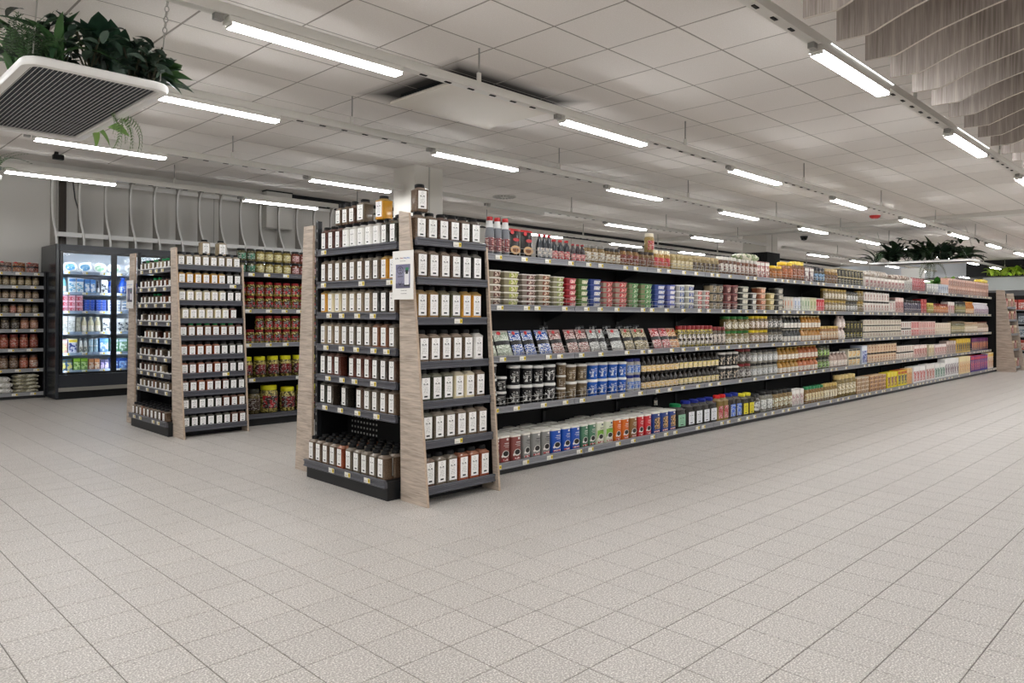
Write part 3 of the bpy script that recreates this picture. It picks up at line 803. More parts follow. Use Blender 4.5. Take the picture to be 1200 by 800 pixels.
# ------------------------------------------------------------------ goods of the long run
LVN = {1: "long run's top shelf", 2: "long run's second shelf", 3: "long run's middle shelf", 4: "long run's fourth shelf", 5: "long run's bottom shelf"}
RUNS = [
    (1, 4.816, 5.13, 3, 1, 'bottle', 0.369, ('6f7278', '7a1f22', 'b3161c'), 'grey sauce bottle with red cap'),
    (1, 5.136, 5.511, 2, 1, 'pouch', 0.289, ('16100e', 'd8b48a', 'b02020'), 'black pouch with bread picture'),
    (1, 5.511, 5.745, 3, 1, 'bottle', 0.259, ('24272c', '8d8f93', 'b3161c'), 'black bottle with red cap'),
    (1, 5.745, 6.033, 3, 1, 'bottle', 0.222, ('24272c', 'b8434a', 'b3161c'), 'black bottle with red label'),
    (1, 6.047, 6.277, 3, 1, 'bottle', 0.197, ('2a1a1c', 'c2505a', '8f1418'), 'short dark bottle with red cap'),
    (1, 6.277, 6.64, 3, 1, 'jar', 0.209, ('8a6a3a', 'd8d2c4', '7d7a74'), 'golden jar with grey lid'),
    (1, 6.64, 6.929, 3, 1, 'jar', 0.193, ('7a5a30', 'd9d0bd', '2a2622'), 'brown jar with white label'),
    (1, 6.929, 7.301, 3, 1, 'jar', 0.221, ('8a5a26', '7a2f24', '2c2420'), 'amber jar with dark lid'),
    (1, 7.31, 7.605, 3, 1, 'jar', 0.198, ('7d5a34', '6a3a28', '3a2e26'), 'small brown jar'),
    (1, 7.605, 7.963, 3, 1, 'jar', 0.235, ('c89a4a', 'b5283a', 'efe3c4'), 'jar with cream lid and red label'),
    (1, 8.002, 8.487, 5, 1, 'jar', 0.211, ('a8935f', 'd7cba6', 'b3a074'), 'olive glass jar with gold lid'),
    (1, 8.487, 9.17, 6, 1, 'jar', 0.218, ('a08c62', '3a2c24', 'b09c74'), 'glass jar with black label'),
    (1, 9.193, 9.673, 4, 1, 'jar', 0.254, ('5a2b24', 'e2ddd2', 'e6e3da'), 'red brown jar with white cap'),
    (1, 9.673, 10.293, 5, 1, 'jar', 0.244, ('6e2c22', 'd9cfc4', 'd5d0c8'), 'rusty red jar with white label'),
    (1, 10.293, 10.737, 3, 1, 'box', 0.255, ('8a2f28', 'e8ded2', 'd9d2c8'), 'red and white striped box'),
    (1, 10.765, 11.147, 2, 1, 'jar', 0.208, ('a05a20', 'c0762e', 'e8c32c'), 'low amber jar with yellow cap'),
    (1, 11.147, 11.515, 2, 1, 'jar', 0.287, ('8a4420', 'b8642a', 'e8c32c'), 'amber jar with yellow cap'),
    (1, 11.515, 11.934, 3, 1, 'jar', 0.316, ('7a3c22', '9a5a3a', 'e8cf5a'), 'tall brown jar with yellow cap'),
    (1, 11.967, 12.339, 2, 1, 'box', 0.248, ('5a1f22', 'e6e0d8', 'eee8df'), 'dark red box with white top'),
    (1, 12.339, 12.765, 3, 1, 'jar', 0.254, ('2b2f38', '7fb0d8', '26282c'), 'dark jar with blue label'),
    (1, 12.765, 13.327, 4, 1, 'jar', 0.263, ('9a6a2a', '4a2a1c', 'c9b48a'), 'amber jar with brown label'),
    (1, 13.327, 14.565, 7, 2, 'can', 0.145, ('2c2a24', 'd8c88a', 'b8aa80'), 'black and cream tin'),
    (1, 14.654, 16.936, 9, 1, 'box', 0.206, ('d8cfc6', '8a2a2c', 'e8e2da'), 'white box with red print'),
    (1, 16.991, 17.504, 2, 1, 'box', 0.274, ('c9c2ba', '8d8a86', 'd8d4cc'), 'pale grey box'),
    (1, 17.504, 18.476, 3, 1, 'pouch', 0.303, ('a31c26', 'd9868a', '8a1820'), 'red pouch'),
    (1, 18.476, 19.398, 3, 1, 'box', 0.213, ('b5b6b4', 'e4e2dc', 'c9c9c6'), 'low grey white box'),
    (1, 19.398, 20.175, 3, 1, 'can', 0.222, ('c2c8d2', '3a4a6a', 'd5d8dc'), 'pale blue can'),
    (1, 20.175, 24.535, 11, 2, 'box', 0.196, ('c79a86', '7a4638', 'd8b8a8'), 'pink brown patterned box'),
    (2, 4.82, 5.001, 1, 5, 'tub', 0.068, ('b8ab94', '5a2a1e', 'e6e2d8'), 'spread tub with red brown picture'),
    (2, 5.007, 5.25, 1, 5, 'tub', 0.067, ('b0a684', 'a8b04a', 'e2dfd2'), 'spread tub with green picture'),
    (2, 5.262, 5.498, 1, 6, 'tub', 0.053, ('a89a8c', '5a2226', 'e2ddd6'), 'spread tub with dark red picture'),
    (2, 5.511, 5.719, 1, 6, 'tub', 0.054, ('b3a58c', '7a3a1a', 'e4e0d4'), 'spread tub with brown picture'),
    (2, 5.732, 5.935, 1, 6, 'tub', 0.052, ('b2ad8a', '8a9a4a', 'e2e0d2'), 'spread tub with olive picture'),
    (2, 5.942, 6.132, 1, 5, 'tub', 0.061, ('a3202c', 'e08a90', 'b8303a'), 'bright red tub'),
    (2, 6.139, 6.336, 1, 5, 'tub', 0.061, ('6a8a4a', 'd8d8b8', '4f7a3a'), 'moss green tub'),
    (2, 6.343, 6.563, 1, 5, 'tub', 0.062, ('3a56a8', 'd0d4e2', '2a4490'), 'royal blue tub'),
    (2, 6.578, 6.783, 1, 5, 'tub', 0.058, ('c8bfa8', 'c02a36', 'b83a42'), 'cream and red tub'),
    (2, 6.799, 7.061, 1, 5, 'tub', 0.059, ('cfc5b0', 'd0343e', 'a82a34'), 'beige tub with red front'),
    (2, 7.07, 7.283, 1, 5, 'tub', 0.058, ('a8a884', '3f8a4a', '4a8a4a'), 'sage tub with green front'),
    (2, 7.301, 7.568, 1, 5, 'tub', 0.058, ('b0aa84', '2f8a44', '3f8a44'), 'sage tub with emerald front'),
    (2, 7.587, 7.848, 1, 5, 'tub', 0.058, ('4a66b8', 'c8d0e8', '2f4c9a'), 'blue tub with white front'),
    (2, 7.867, 8.08, 1, 5, 'tub', 0.059, ('8a8fc8', 'dfe0ee', '3f50a8'), 'lavender blue tub'),
    (2, 8.1, 8.301, 1, 4, 'tub', 0.076, ('dcdcd8', '2b55a0', 'e8e8e4'), 'white tub with blue square'),
    (2, 8.311, 8.529, 1, 4, 'tub', 0.078, ('d8d8c8', '2448a0', 'e8e8de'), 'white tub with navy square'),
    (2, 8.55, 8.92, 2, 4, 'tub', 0.062, ('d5d0c8', 'b02432', 'e4e0da'), 'white tub with red square'),
    (2, 8.931, 9.286, 2, 3, 'tub', 0.115, ('c4b290', '17181a', '2a2a2a'), 'black and cream tub'),
    (2, 9.298, 9.698, 2, 3, 'tub', 0.115, ('5a1c20', '7a2a2c', '8a4a48'), 'dark maroon tub'),
    (2, 9.71, 10.028, 1, 4, 'tub', 0.084, ('23261f', 'cfcfc0', 'b8b8a8'), 'black tub with pale front'),
    (2, 10.041, 10.266, 1, 3, 'tub', 0.085, ('2a2c2a', 'e0e0dc', 'c4c4bc'), 'black tub with white front'),
    (2, 10.28, 10.568, 1, 4, 'tub', 0.085, ('a8603f', 'd87a52', 'c9b49a'), 'orange salmon tub'),
    (2, 10.595, 10.852, 1, 3, 'tub', 0.088, ('b8a05a', 'e4d08a', 'd0c49a'), 'yellow tub'),
    (2, 10.866, 11.147, 1, 4, 'tub', 0.086, ('3a3a36', 'a8a498', '8a887e'), 'grey black tub'),
    (2, 11.177, 11.515, 3, 1, 'can', 0.225, ('d8d2c6', 'c4682e', 'cfc8b8'), 'white can with orange band'),
    (2, 11.531, 11.803, 2, 1, 'can', 0.225, ('dfe0e4', '8aa0c4', 'd0d0d0'), 'white can with pale blue band'),
    (2, 11.819, 12.134, 3, 1, 'can', 0.232, ('d8dcc8', '5a8a52', 'cfcfc0'), 'white can with green band'),
    (2, 12.151, 12.409, 2, 1, 'can', 0.231, ('d9d4b0', '8a9a5a', 'cfc8a8'), 'cream can'),
    (2, 12.426, 12.729, 3, 1, 'can', 0.223, ('d0404a', 'f0b8b8', 'd8cfc8'), 'pink red can'),
    (2, 12.747, 13.722, 7, 2, 'jar', 0.197, ('7a6238', 'e6e0cc', 'b89a4a'), 'jar with gold lid'),
    (2, 13.742, 14.262, 4, 2, 'jar', 0.184, ('3a3a38', 'e2e2de', '4a4a46'), 'dark jar with white label'),
    (2, 14.283, 14.565, 2, 2, 'jar', 0.198, ('8a7442', '4a3a22', 'a88a4a'), 'old gold jar'),
    (2, 14.61, 15.983, 8, 2, 'can', 0.201, ('e0d8d0', '9a4a40', '2f2a28'), 'white can with rust band'),
    (2, 16.008, 16.396, 2, 1, 'can', 0.269, ('dcd6ce', 'b0646a', '3a3634'), 'white can with rose band'),
    (2, 16.422, 16.936, 3, 1, 'box', 0.323, ('cfa8a0', '9a4a48', 'e0ccc4'), 'pink carton'),
    (2, 16.991, 18.04, 5, 1, 'jar', 0.275, ('43406a', '2a2438', '2a1f1c'), 'purple jar with dark lid'),
    (2, 18.071, 18.476, 1, 4, 'box', 0.08, ('a82a2c', 'd06a62', 'b83a3a'), 'red flat box'),
    (2, 18.54, 18.994, 2, 1, 'jar', 0.24, ('c8b23a', '8a8a3a', 'e0d060'), 'yellow jar'),
    (2, 19.027, 20.175, 5, 1, 'jar', 0.232, ('b0502a', 'c8842e', '7a2a1e'), 'orange red jar'),
    (2, 20.212, 20.772, 2, 1, 'box', 0.298, ('dccfc8', 'b05a5a', 'e4dcd4'), 'white and red carton'),
    (2, 20.81, 21.722, 3, 1, 'jar', 0.311, ('2f3a24', 'a89a4a', '26241e'), 'dark green jar'),
    (2, 21.763, 22.569, 3, 1, 'bottle', 0.326, ('a8641e', 'c8883a', 'd8a03a'), 'slim orange bottle'),
    (2, 22.657, 24.535, 5, 1, 'bottle', 0.314, ('cfc8cf', '6a4a7a', 'e8e4e4'), 'white bottle with purple label'),
    (3, 8.15, 9.01, 8, 1, 'jar', 0.281, ('2a1c18', 'e4ded6', '8a1c20'), 'jar with red lid and white label'),
    (3, 9.021, 9.357, 3, 1, 'jar', 0.26, ('31241a', 'ded2c8', '7a1a1c'), 'dark jar with maroon lid'),
    (3, 9.369, 10.081, 4, 2, 'jar', 0.201, ('6a5a2a', 'efe9da', '2f7a35'), 'olive jar with green lid'),
    (3, 10.094, 10.652, 4, 2, 'jar', 0.205, ('6a4a24', 'efe4dc', 'e0c42c'), 'brown jar with yellow lid'),
    (3, 10.666, 11.147, 3, 2, 'jar', 0.208, ('1c1c1c', 'dcdad4', '2a2a2a'), 'black jar with slanted label'),
    (3, 11.162, 11.803, 5, 2, 'bottle', 0.209, ('22241f', 'ece9e0', 'c9c5b4'), 'black bottle with white label'),
    (3, 11.819, 12.585, 6, 2, 'bottle', 0.21, ('a8742e', 'efe6d2', 'd8c48a'), 'golden bottle with cream label'),
    (3, 12.603, 13.366, 6, 1, 'jar', 0.246, ('a8662e', 'e0cfae', 'c4a45a'), 'low golden jar'),
    (3, 13.385, 13.722, 2, 2, 'bottle', 0.212, ('d8c8c0', 'efe4e0', 'c9b0a8'), 'pale pink bottle'),
    (3, 13.742, 14.565, 5, 2, 'can', 0.166, ('2a281c', 'd8c858', '4a4632'), 'yellow and black tin'),
    (3, 14.61, 16.771, 11, 3, 'can', 0.121, ('dcd4c4', 'b08a7a', '1c1a18'), 'cream tin with black lid'),
    (3, 16.798, 17.388, 3, 2, 'can', 0.164, ('e0dad2', 'a83a36', '2a2624'), 'white tin with red band'),
    (3, 17.417, 17.919, 3, 2, 'can', 0.159, ('d89a96', 'c03a3e', 'e4d4cc'), 'rose tin'),
    (3, 17.949, 19.127, 6, 2, 'can', 0.158, ('e0b8b0', 'b84a44', 'd8c0b8'), 'pale pink tin'),
    (3, 19.161, 20.396, 5, 2, 'can', 0.141, ('e4d8c4', 'b87a62', 'cfc0aa'), 'beige tin'),
    (3, 20.433, 21.641, 4, 1, 'jar', 0.311, ('5a5a34', 'c9b888', '6a5a3a'), 'olive jar with beige label'),
    (3, 21.681, 22.923, 4, 1, 'jar', 0.286, ('c8ac8c', 'e8dcc8', 'b89a7a'), 'sand coloured jar'),
    (3, 22.968, 24.535, 5, 1, 'bottle', 0.293, ('a89078', 'd8c0b0', '7a4a3a'), 'beige bottle with brown cap'),
    (4, 4.853, 4.966, 1, 3, 'pail', 0.139, ('141518', 'd8dad8', 'e6e6e2'), 'black pail with white flowers'),
    (4, 4.972, 5.142, 1, 2, 'pail', 0.146, ('141518', 'd0d2d0', 'e4e4e0'), 'black pail in a low stack'),
    (4, 5.153, 5.311, 1, 2, 'pail', 0.198, ('15161a', 'd8dad8', 'e6e6e2'), 'first black pail of double stacks'),
    (4, 5.329, 5.485, 1, 2, 'pail', 0.194, ('15161a', 'd8dad8', 'e6e6e2'), 'second black pail of double stacks'),
    (4, 5.498, 5.653, 1, 2, 'pail', 0.19, ('15161a', 'd8dad8', 'e6e6e2'), 'third black pail of double stacks'),
    (4, 5.673, 5.846, 1, 2, 'pail', 0.191, ('15161a', 'd8dad8', 'e6e6e2'), 'fourth black pail of double stacks'),
    (4, 5.867, 6.005, 1, 3, 'pail', 0.129, ('6e5c44', 'a8987a', 'e4e2dc'), 'brown pail in a triple stack'),
    (4, 6.019, 6.182, 1, 2, 'pail', 0.183, ('6e5c44', 'a8987a', 'e4e2dc'), 'first brown pail of double stacks'),
    (4, 6.204, 6.366, 1, 2, 'pail', 0.183, ('665640', 'a8987a', 'e4e2dc'), 'second brown pail of double stacks'),
    (4, 6.388, 6.547, 1, 2, 'pail', 0.184, ('1f5cb8', 'dfe6f0', 'eeeeea'), 'first blue pail with white lid'),
    (4, 6.563, 6.727, 1, 2, 'pail', 0.183, ('1f5cb8', 'dfe6f0', 'eeeeea'), 'second blue pail with white lid'),
    (4, 6.751, 6.912, 1, 2, 'pail', 0.181, ('1f5cb8', 'dfe6f0', 'eeeeea'), 'third blue pail with white lid'),
    (4, 6.929, 7.078, 1, 2, 'pail', 0.18, ('1f5cb8', 'dfe6f0', 'eeeeea'), 'fourth blue pail with white lid'),
    (4, 7.087, 7.353, 2, 2, 'jar', 0.192, ('d4d8e0', '2f62b8', '1a2a7a'), 'white jar with navy lid'),
    (4, 7.362, 8.16, 8, 2, 'bottle', 0.2, ('1c1712', 'e3c27a', '16130f'), 'dark bottle with yellow label'),
    (4, 8.17, 9.193, 9, 2, 'bottle', 0.203, ('1e1812', 'ecd88a', '16130f'), 'dark bottle with pale yellow label'),
    (4, 9.228, 9.773, 3, 2, 'pail', 0.196, ('1c1a18', 'e0cfb8', 'dcd8d0'), 'black pail with brown picture'),
    (4, 9.785, 10.133, 2, 2, 'jar', 0.21, ('2a2224', 'c8c4c0', '8a2a2e'), 'black jar with white and red label'),
    (4, 10.146, 10.998, 5, 2, 'jar', 0.198, ('9a9c9c', 'e4e6e4', '1a1a1a'), 'clear jar with black lid'),
    (4, 11.013, 11.738, 5, 2, 'bottle', 0.203, ('a87c34', 'ece4d2', 'c8a85a'), 'golden bottle with white label'),
    (4, 11.754, 12.514, 5, 2, 'bottle', 0.207, ('b0643a', 'e8dcc8', 'c8a45a'), 'golden bottle with red label'),
    (4, 12.532, 12.986, 3, 2, 'jar', 0.199, ('2a3a22', '9ac456', '1c241a'), 'dark jar with lime label'),
    (4, 13.004, 13.803, 5, 1, 'bottle', 0.275, ('a89084', 'e2d6cc', 'd8d0c8'), 'pinkish bottle with white cap'),
    (4, 13.844, 14.434, 3, 2, 'box', 0.154, ('e4dcc8', 'e0a830', '2a2a28'), 'white and yellow box'),
    (4, 14.456, 14.743, 1, 1, 'box', 0.358, ('cfd8ea', '2a3f9a', 'e4e8ee'), 'pale blue box'),
    (4, 14.833, 16.449, 9, 2, 'can', 0.188, ('dcc0a0', '9a4a36', '2a2018'), 'tan tin with dark lid'),
    (4, 16.502, 17.562, 5, 2, 'can', 0.154, ('e2d8cc', 'b87a6a', '1c1a18'), 'cream tin with black band'),
    (4, 17.621, 18.54, 5, 1, 'box', 0.281, ('e2c4bc', 'b8685e', 'efe2da'), 'pink white carton'),
    (4, 18.668, 19.061, 2, 1, 'box', 0.271, ('e4d8b8', 'c8a870', 'efe8d0'), 'cream carton'),
    (4, 19.127, 20.066, 4, 1, 'box', 0.264, ('e6cfca', 'c07a74', 'efe4e0'), 'pale rose carton'),
    (4, 20.103, 20.887, 3, 1, 'box', 0.326, ('c9b0a6', '8a6a64', 'd8c8c0'), 'greyish pink carton'),
    (4, 20.926, 22.267, 4, 1, 'box', 0.358, ('e4b82a', '2a2218', 'e8c84a'), 'yellow carton with black shape'),
    (4, 22.396, 24.435, 6, 1, 'box', 0.348, ('3a2458', 'e08a4a', '7a2a6a'), 'purple carton with orange picture'),
    (5, 4.79, 4.846, 1, 1, 'canister', 0.248, ('8a4a44', 'e4d2ca', 'e8e4da'), 'rose brown canister at the board'),
    (5, 4.851, 4.993, 1, 1, 'canister', 0.252, ('8a4a44', 'e4d2ca', 'e8e4da'), 'first rose brown canister'),
    (5, 4.999, 5.145, 1, 1, 'canister', 0.247, ('8a4a44', 'e4d2ca', 'e8e4da'), 'second rose brown canister'),
    (5, 5.151, 5.272, 1, 1, 'canister', 0.249, ('8d8d8a', '2a2420', 'e8e4da'), 'first grey canister'),
    (5, 5.278, 5.427, 1, 1, 'canister', 0.25, ('8d8d8a', '2a2420', 'e8e4da'), 'second grey canister'),
    (5, 5.433, 5.567, 1, 1, 'canister', 0.251, ('8d8d8a', '2a2420', 'e8e4da'), 'third grey canister'),
    (5, 5.573, 5.737, 1, 1, 'canister', 0.243, ('1450b4', 'dfe6f2', 'e8e4da'), 'first blue canister'),
    (5, 5.744, 5.879, 1, 1, 'canister', 0.244, ('1450b4', 'dfe6f2', 'e8e4da'), 'second blue canister'),
    (5, 5.886, 6.039, 1, 1, 'canister', 0.242, ('1450b4', 'dfe6f2', 'e8e4da'), 'third blue canister'),
    (5, 6.046, 6.167, 1, 1, 'canister', 0.241, ('4a7a5e', 'd8e0d4', 'e8e4da'), 'first green canister'),
    (5, 6.174, 6.299, 1, 1, 'canister', 0.246, ('4a7a5e', 'd8e0d4', 'e8e4da'), 'second green canister'),
    (5, 6.306, 6.448, 1, 1, 'canister', 0.246, ('d8dcc4', '7ab03a', 'e8e4da'), 'first lime canister'),
    (5, 6.456, 6.618, 1, 1, 'canister', 0.249, ('d8dcc4', '7ab03a', 'a83a7a'), 'second lime canister'),
    (5, 6.626, 6.752, 1, 1, 'canister', 0.248, ('d86a14', 'f0d0a0', 'e8e4da'), 'first orange canister'),
    (5, 6.76, 6.906, 1, 1, 'canister', 0.244, ('d86a14', 'f0d0a0', 'e8e4da'), 'second orange canister'),
    (5, 6.914, 7.064, 1, 1, 'canister', 0.244, ('8a6234', 'e4d4bc', 'e8e4da'), 'caramel brown canister'),
    (5, 7.073, 7.201, 1, 1, 'canister', 0.245, ('c8242c', 'f0d8d4', 'e8e4da'), 'first red canister'),
    (5, 7.21, 7.349, 1, 1, 'canister', 0.242, ('c8242c', 'f0d8d4', 'e8e4da'), 'second red canister'),
    (5, 7.367, 7.884, 3, 1, 'canister', 0.252, ('173a86', 'd8a868', 'e4e2dc'), 'navy biscuit canister'),
    (5, 7.894, 8.11, 1, 1, 'sqjar', 0.298, ('17191a', '8fc0a0', '157a46'), 'black jar with green lid'),
    (5, 8.13, 8.881, 4, 1, 'sqjar', 0.323, ('131418', 'e8eaee', '1c2a86'), 'black jar with navy lid'),
    (5, 8.892, 9.178, 2, 1, 'sqjar', 0.339, ('a08234', 'b02a2c', 'd02a28'), 'gold jar with red lid'),
    (5, 9.201, 9.55, 2, 1, 'sqjar', 0.337, ('2c2620', '1f5cc8', '1c2f8a'), 'blue nut jar'),
    (5, 9.574, 9.915, 2, 1, 'sqjar', 0.311, ('2a2820', 'e0d020', 'e8dc3a'), 'yellow nut jar'),
    (5, 9.928, 10.152, 1, 1, 'jar', 0.283, ('1e2024', 'dadcda', '26282a'), 'black jar with pale label'),
    (5, 10.165, 10.563, 2, 1, 'jar', 0.298, ('8a8c8a', 'e4e6e2', '1a1a1a'), 'wide clear jar with black lid'),
    (5, 10.577, 11.209, 4, 1, 'jar', 0.287, ('8a6a3a', 'dfe2cc', '1c1c1a'), 'brown jar with black lid'),
    (5, 11.239, 11.681, 3, 1, 'box', 0.255, ('e4dfd8', 'b08a8a', 'efece6'), 'low white box'),
    (5, 11.697, 12.39, 6, 1, 'jar', 0.272, ('9a6a34', 'e0d4a8', '1f7a4a'), 'brown jar with green lid'),
    (5, 12.408, 12.973, 5, 1, 'jar', 0.274, ('9a7a44', 'e4dcc0', 'c4a862'), 'pale gold jar'),
    (5, 13.01, 13.841, 3, 1, 'jar', 0.379, ('8a7440', 'efe6cc', 'd0b87a'), 'tall gold jar with cream label'),
    (5, 13.882, 14.505, 2, 4, 'box', 0.071, ('b8946a', '8a6a4a', 'd8cab4'), 'tan tray'),
    (5, 14.527, 15.411, 2, 4, 'box', 0.072, ('b88a5a', '7a4a2a', 'd8b890'), 'brown tray'),
    (5, 15.508, 16.089, 1, 1, 'box', 0.303, ('ecd824', '8a3a1e', 'e8d840'), 'yellow box with red stripes'),
    (5, 16.115, 16.703, 1, 1, 'box', 0.316, ('f0dc20', '1c1a18', 'c0602a'), 'yellow box with black print'),
    (5, 16.731, 17.066, 1, 1, 'box', 0.327, ('e0b478', 'd88a3a', 'e8c898'), 'light orange box'),
    (5, 17.095, 17.923, 4, 1, 'box', 0.345, ('e4e2e2', 'c0403a', 'efeeea'), 'tall white box with red base'),
    (5, 17.985, 18.586, 3, 1, 'box', 0.357, ('e2dcda', 'b8503c', 'eeeae4'), 'white box with rust base'),
    (5, 18.619, 19.428, 3, 1, 'box', 0.345, ('e4e4e2', '1f6a4e', 'eeece8'), 'white box with green base'),
    (5, 19.462, 20.597, 4, 1, 'box', 0.426, ('efeeec', '6a4a5a', 'f0eeea'), 'white box with brown ring'),
    (5, 20.635, 21.675, 4, 1, 'box', 0.426, ('ecd8ac', 'd8964a', 'f0e0b0'), 'pale yellow box'),
    (5, 21.716, 22.712, 3, 1, 'box', 0.41, ('3a2c86', 'd04a5a', 'c83a4e'), 'violet box with red top'),
    (5, 22.757, 23.497, 2, 1, 'box', 0.401, ('3440a0', 'c8485c', 'b83a50'), 'indigo box with red top'),
    (5, 23.545, 24.278, 3, 1, 'box', 0.469, ('efe4d8', 'd88a4a', 'ecc452'), 'white box with yellow top'),
]
rp = random.Random(11)
for (lv, x0, x1, n, lay, kind, h, cols, desc) in RUNS:
    x1 = min(x1, 24.13); L = x1 - x0
    if lv > 1: h = min(h, (LZ[lv - 1] - LZ[lv] - .065) / lay)
    xm = (x0 + x1) / 2
    if xm > 12: n = max(n, round(L / (.2 if kind == 'box' else .16)))
    p = L / n
    near = xm < 8.2
    d0 = {'tub': .075, 'box': .115}.get(kind, None)
    for i in range(n):
        x = x0 + (i + .5) * p
        w_ = min(p * .96, .34)
        dep = d0 if d0 else min(w_ / 2, .1)
        for q in range(lay):
            y = LY[lv] + .035 + dep + rp.uniform(0, .008)
            lab = desc + ('' if n == 1 else ', %s from left' % ORD[i + 1]) + ('' if lay == 1 else ', %s up' % ORD[q + 1]) + ', ' + LVN[lv]
            put(kind, w_, h, cols, (x, y, LZ[lv] + .001 + q * (h + .0005)), lab, '%s on the %s' % (desc.replace('first ', '').replace('second ', '').replace('third ', '').replace('fourth ', ''), LVN[lv]), near, rp.uniform(-.04, .04) if kind not in ('box', 'tub') else 0)
    if kind == 'canister':   # the rows behind, lids in view
        for r_ in (1, 2):
            for i in range(n):
                x = x0 + (i + .5) * p
                put(kind, min(p * .96, .34), h, cols, (x, LY[lv] + .035 + min(p * .48, .1) + r_ * p * 1.0 * (1 if n == 1 else 1), LZ[lv] + .001), '%s, %s%s row, %s' % (desc, ORD[i + 1] + ' from left, ' if n > 1 else '', ORD[r_ + 1], LVN[lv]), 'canisters in the rows behind', False)
# leaning pouches on the middle shelf
PO = [(4.851, 4.947, 'aab59c', 'dfe6d8', 'green patterned'), (4.958, 5.169, 'a3b09a', 'dfe6d8', 'wide green patterned'), (5.175, 5.339, '1d4fa8', 'e0e6f0', 'first blue patterned'), (5.351, 5.514, '1d4fa8', 'e0e6f0', 'second blue patterned'), (5.553, 5.749, '1d4fa8', 'dfe4ee', 'third blue patterned'), (5.762, 5.953, '8a5a56', 'd8c4bc', 'leaning rose brown'), (6.008, 6.193, '875653', 'd8c4bc', 'first upright rose brown'), (6.201, 6.384, '875653', 'd8c4bc', 'second upright rose brown'), (6.392, 6.567, '9a9c98', 'e2e4e0', 'first silver'), (6.574, 6.691, '8a8c88', 'dcdedb', 'narrow silver'), (6.771, 6.999, 'a5a6a2', 'e2e4e0', 'third silver'), (7.032, 7.218, '7a6c44', 'd8ceb0', 'first olive'), (7.236, 7.411, '7a6c44', 'd8ceb0', 'second olive'), (7.42, 7.5, '6a5c3a', 'cfc4a4', 'narrow olive'), (7.609, 7.804, 'a3202c', 'e8c8c4', 'first red'), (7.814, 7.986, 'a3202c', 'e8c8c4', 'second red'), (7.996, 8.084, 'b8703a', 'ecd0a8', 'first orange'), (8.094, 8.184, 'b8703a', 'ecd0a8', 'second orange')]
POX = [(a, b) for a, b, *_ in PO]
for (a, b), (_, _, c1, c2, nm) in zip(POX, PO):
    w_ = (b - a) * .98
    put('pouch', max(w_, .1), .27, (c1, c2, mixhex(c1, 'e8d8d4', .6)), ((a + b) / 2, 5.10, LZ[3] + .001), nm + " coffee pouch leaning back on the long run's middle shelf", 'leaning pouches on the middle shelf', True, 0, -.38)
for k, x in enumerate((5.9, 6.5, 6.75, 7.0, 7.25, 7.42, 7.6)):
    put('pouch', .15, .27, ('1c1c1e', '8a8c8e', '2a2a2c'), (x, 5.32, LZ[3] + .03), '%s dark pouch standing behind the leaning pouches, from left' % ORD[k + 1], 'dark pouches behind the leaning ones', True, .05 * (-1) ** k, -.2)
# odd ones on top
put('jar', .13, .24, ('b89a5a', 'a8283a', 'e9dfc8'), (7.625, 5.2, LZ[1] + .20), 'tall cream jar standing on the other jars of the top shelf', 'odd jars on top')
def bag(w, d, h, c1, c2, loc, label, rz=0, name='paper_bag'):
    m = MB(); hx, hy = w / 2, d / 2
    pm = printed(c1, c2, 14, .6)
    m.loft([rr(hx * .8, hy * .8, .04, 2, z=0), rr(hx, hy, .05, 2, z=h * .3), rr(hx, hy, .05, 2, z=h * .6), rr(hx * .8, hy * .8, .05, 2, z=h * .95), rr(hx * .3, hy * .3, .03, 2, z=h)], [pm], pm, pm)
    o = link(name, m.mesh(name), loc, rz); tag(o, label, 'bag', 'bags lying flat'); return o
bag(.55, .2, .1, 'd8d4bc', '8a9a6a', (10.117, 5.22, LZ[1] + .245), 'pale bag lying across the red brown jars, top of long run')
bag(1.1, .22, .12, 'd8d0c8', 'b8a898', (15.386, 5.22, LZ[1] + .212), 'white pack lying on the white boxes, left of two')
bag(1.2, .22, .1, 'd4c8bc', '7a5a4a', (16.692, 5.22, LZ[1] + .212), 'striped pack lying on the white boxes, right of two')
bag(.7, .2, .1, 'e8c820', 'f0e060', (23.766, 5.22, LZ[1] + .395), 'yellow pack lying on the pink brown boxes at the far end')
put('bottle', .07, .17, ('101214', 'b8b8b4', 'c8c8c4'), (7.923, 5.3, LZ[5] + .25), 'small round capped bottle hanging behind the navy canisters', 'odd bottles', True)

# ------------------------------------------------------------------ spice jars of the near end unit
SHN = ['top', 'second', 'third', 'fourth', 'fifth', 'sixth', 'bottom']
CN = {'6b5340': 'tan brown', '5a3a2c': 'dark brown', '4a241c': 'red brown', '33271f': 'blackish brown', '2b2a28': 'charcoal', 'a8762e': 'amber', 'b8842c': 'ochre', '6e6238': 'olive', '5c5a3a': 'grey olive', 'c98a1e': 'yellow', '74604a': 'light brown',
      'e8e6e0': 'white', '24281f': 'dark green', '3c402c': 'green', 'd8cba6': 'cream', '8a4a28': 'orange brown', 'a8401c': 'orange red', '4c1a14': 'chili red', '5e241a': 'dark red', 'bda888': 'beige', 'a08a6e': 'sand', '6a5c4c': 'grey brown', '1c1a18': 'black'}
T, DB, RB, BB, CH, AM, OC, OL, GO, YE, LB, WH, DG, GR, CR, OB, OR, CHI, DR, BE, SA, GB, BK = CN.keys()
RCOL = [[T, T, RB, DB, DB, BB], [T, T, T, DB, CH, CH], [AM, AM, OL, GO, YE, YE], [T, T, T, T, LB, WH], [DG, GR, GR, CR, CR, T], [DG, GB, GB, T, LB, T], [DB, GB, GB, OR, OR, OR]]
JW, JH = .108, .262
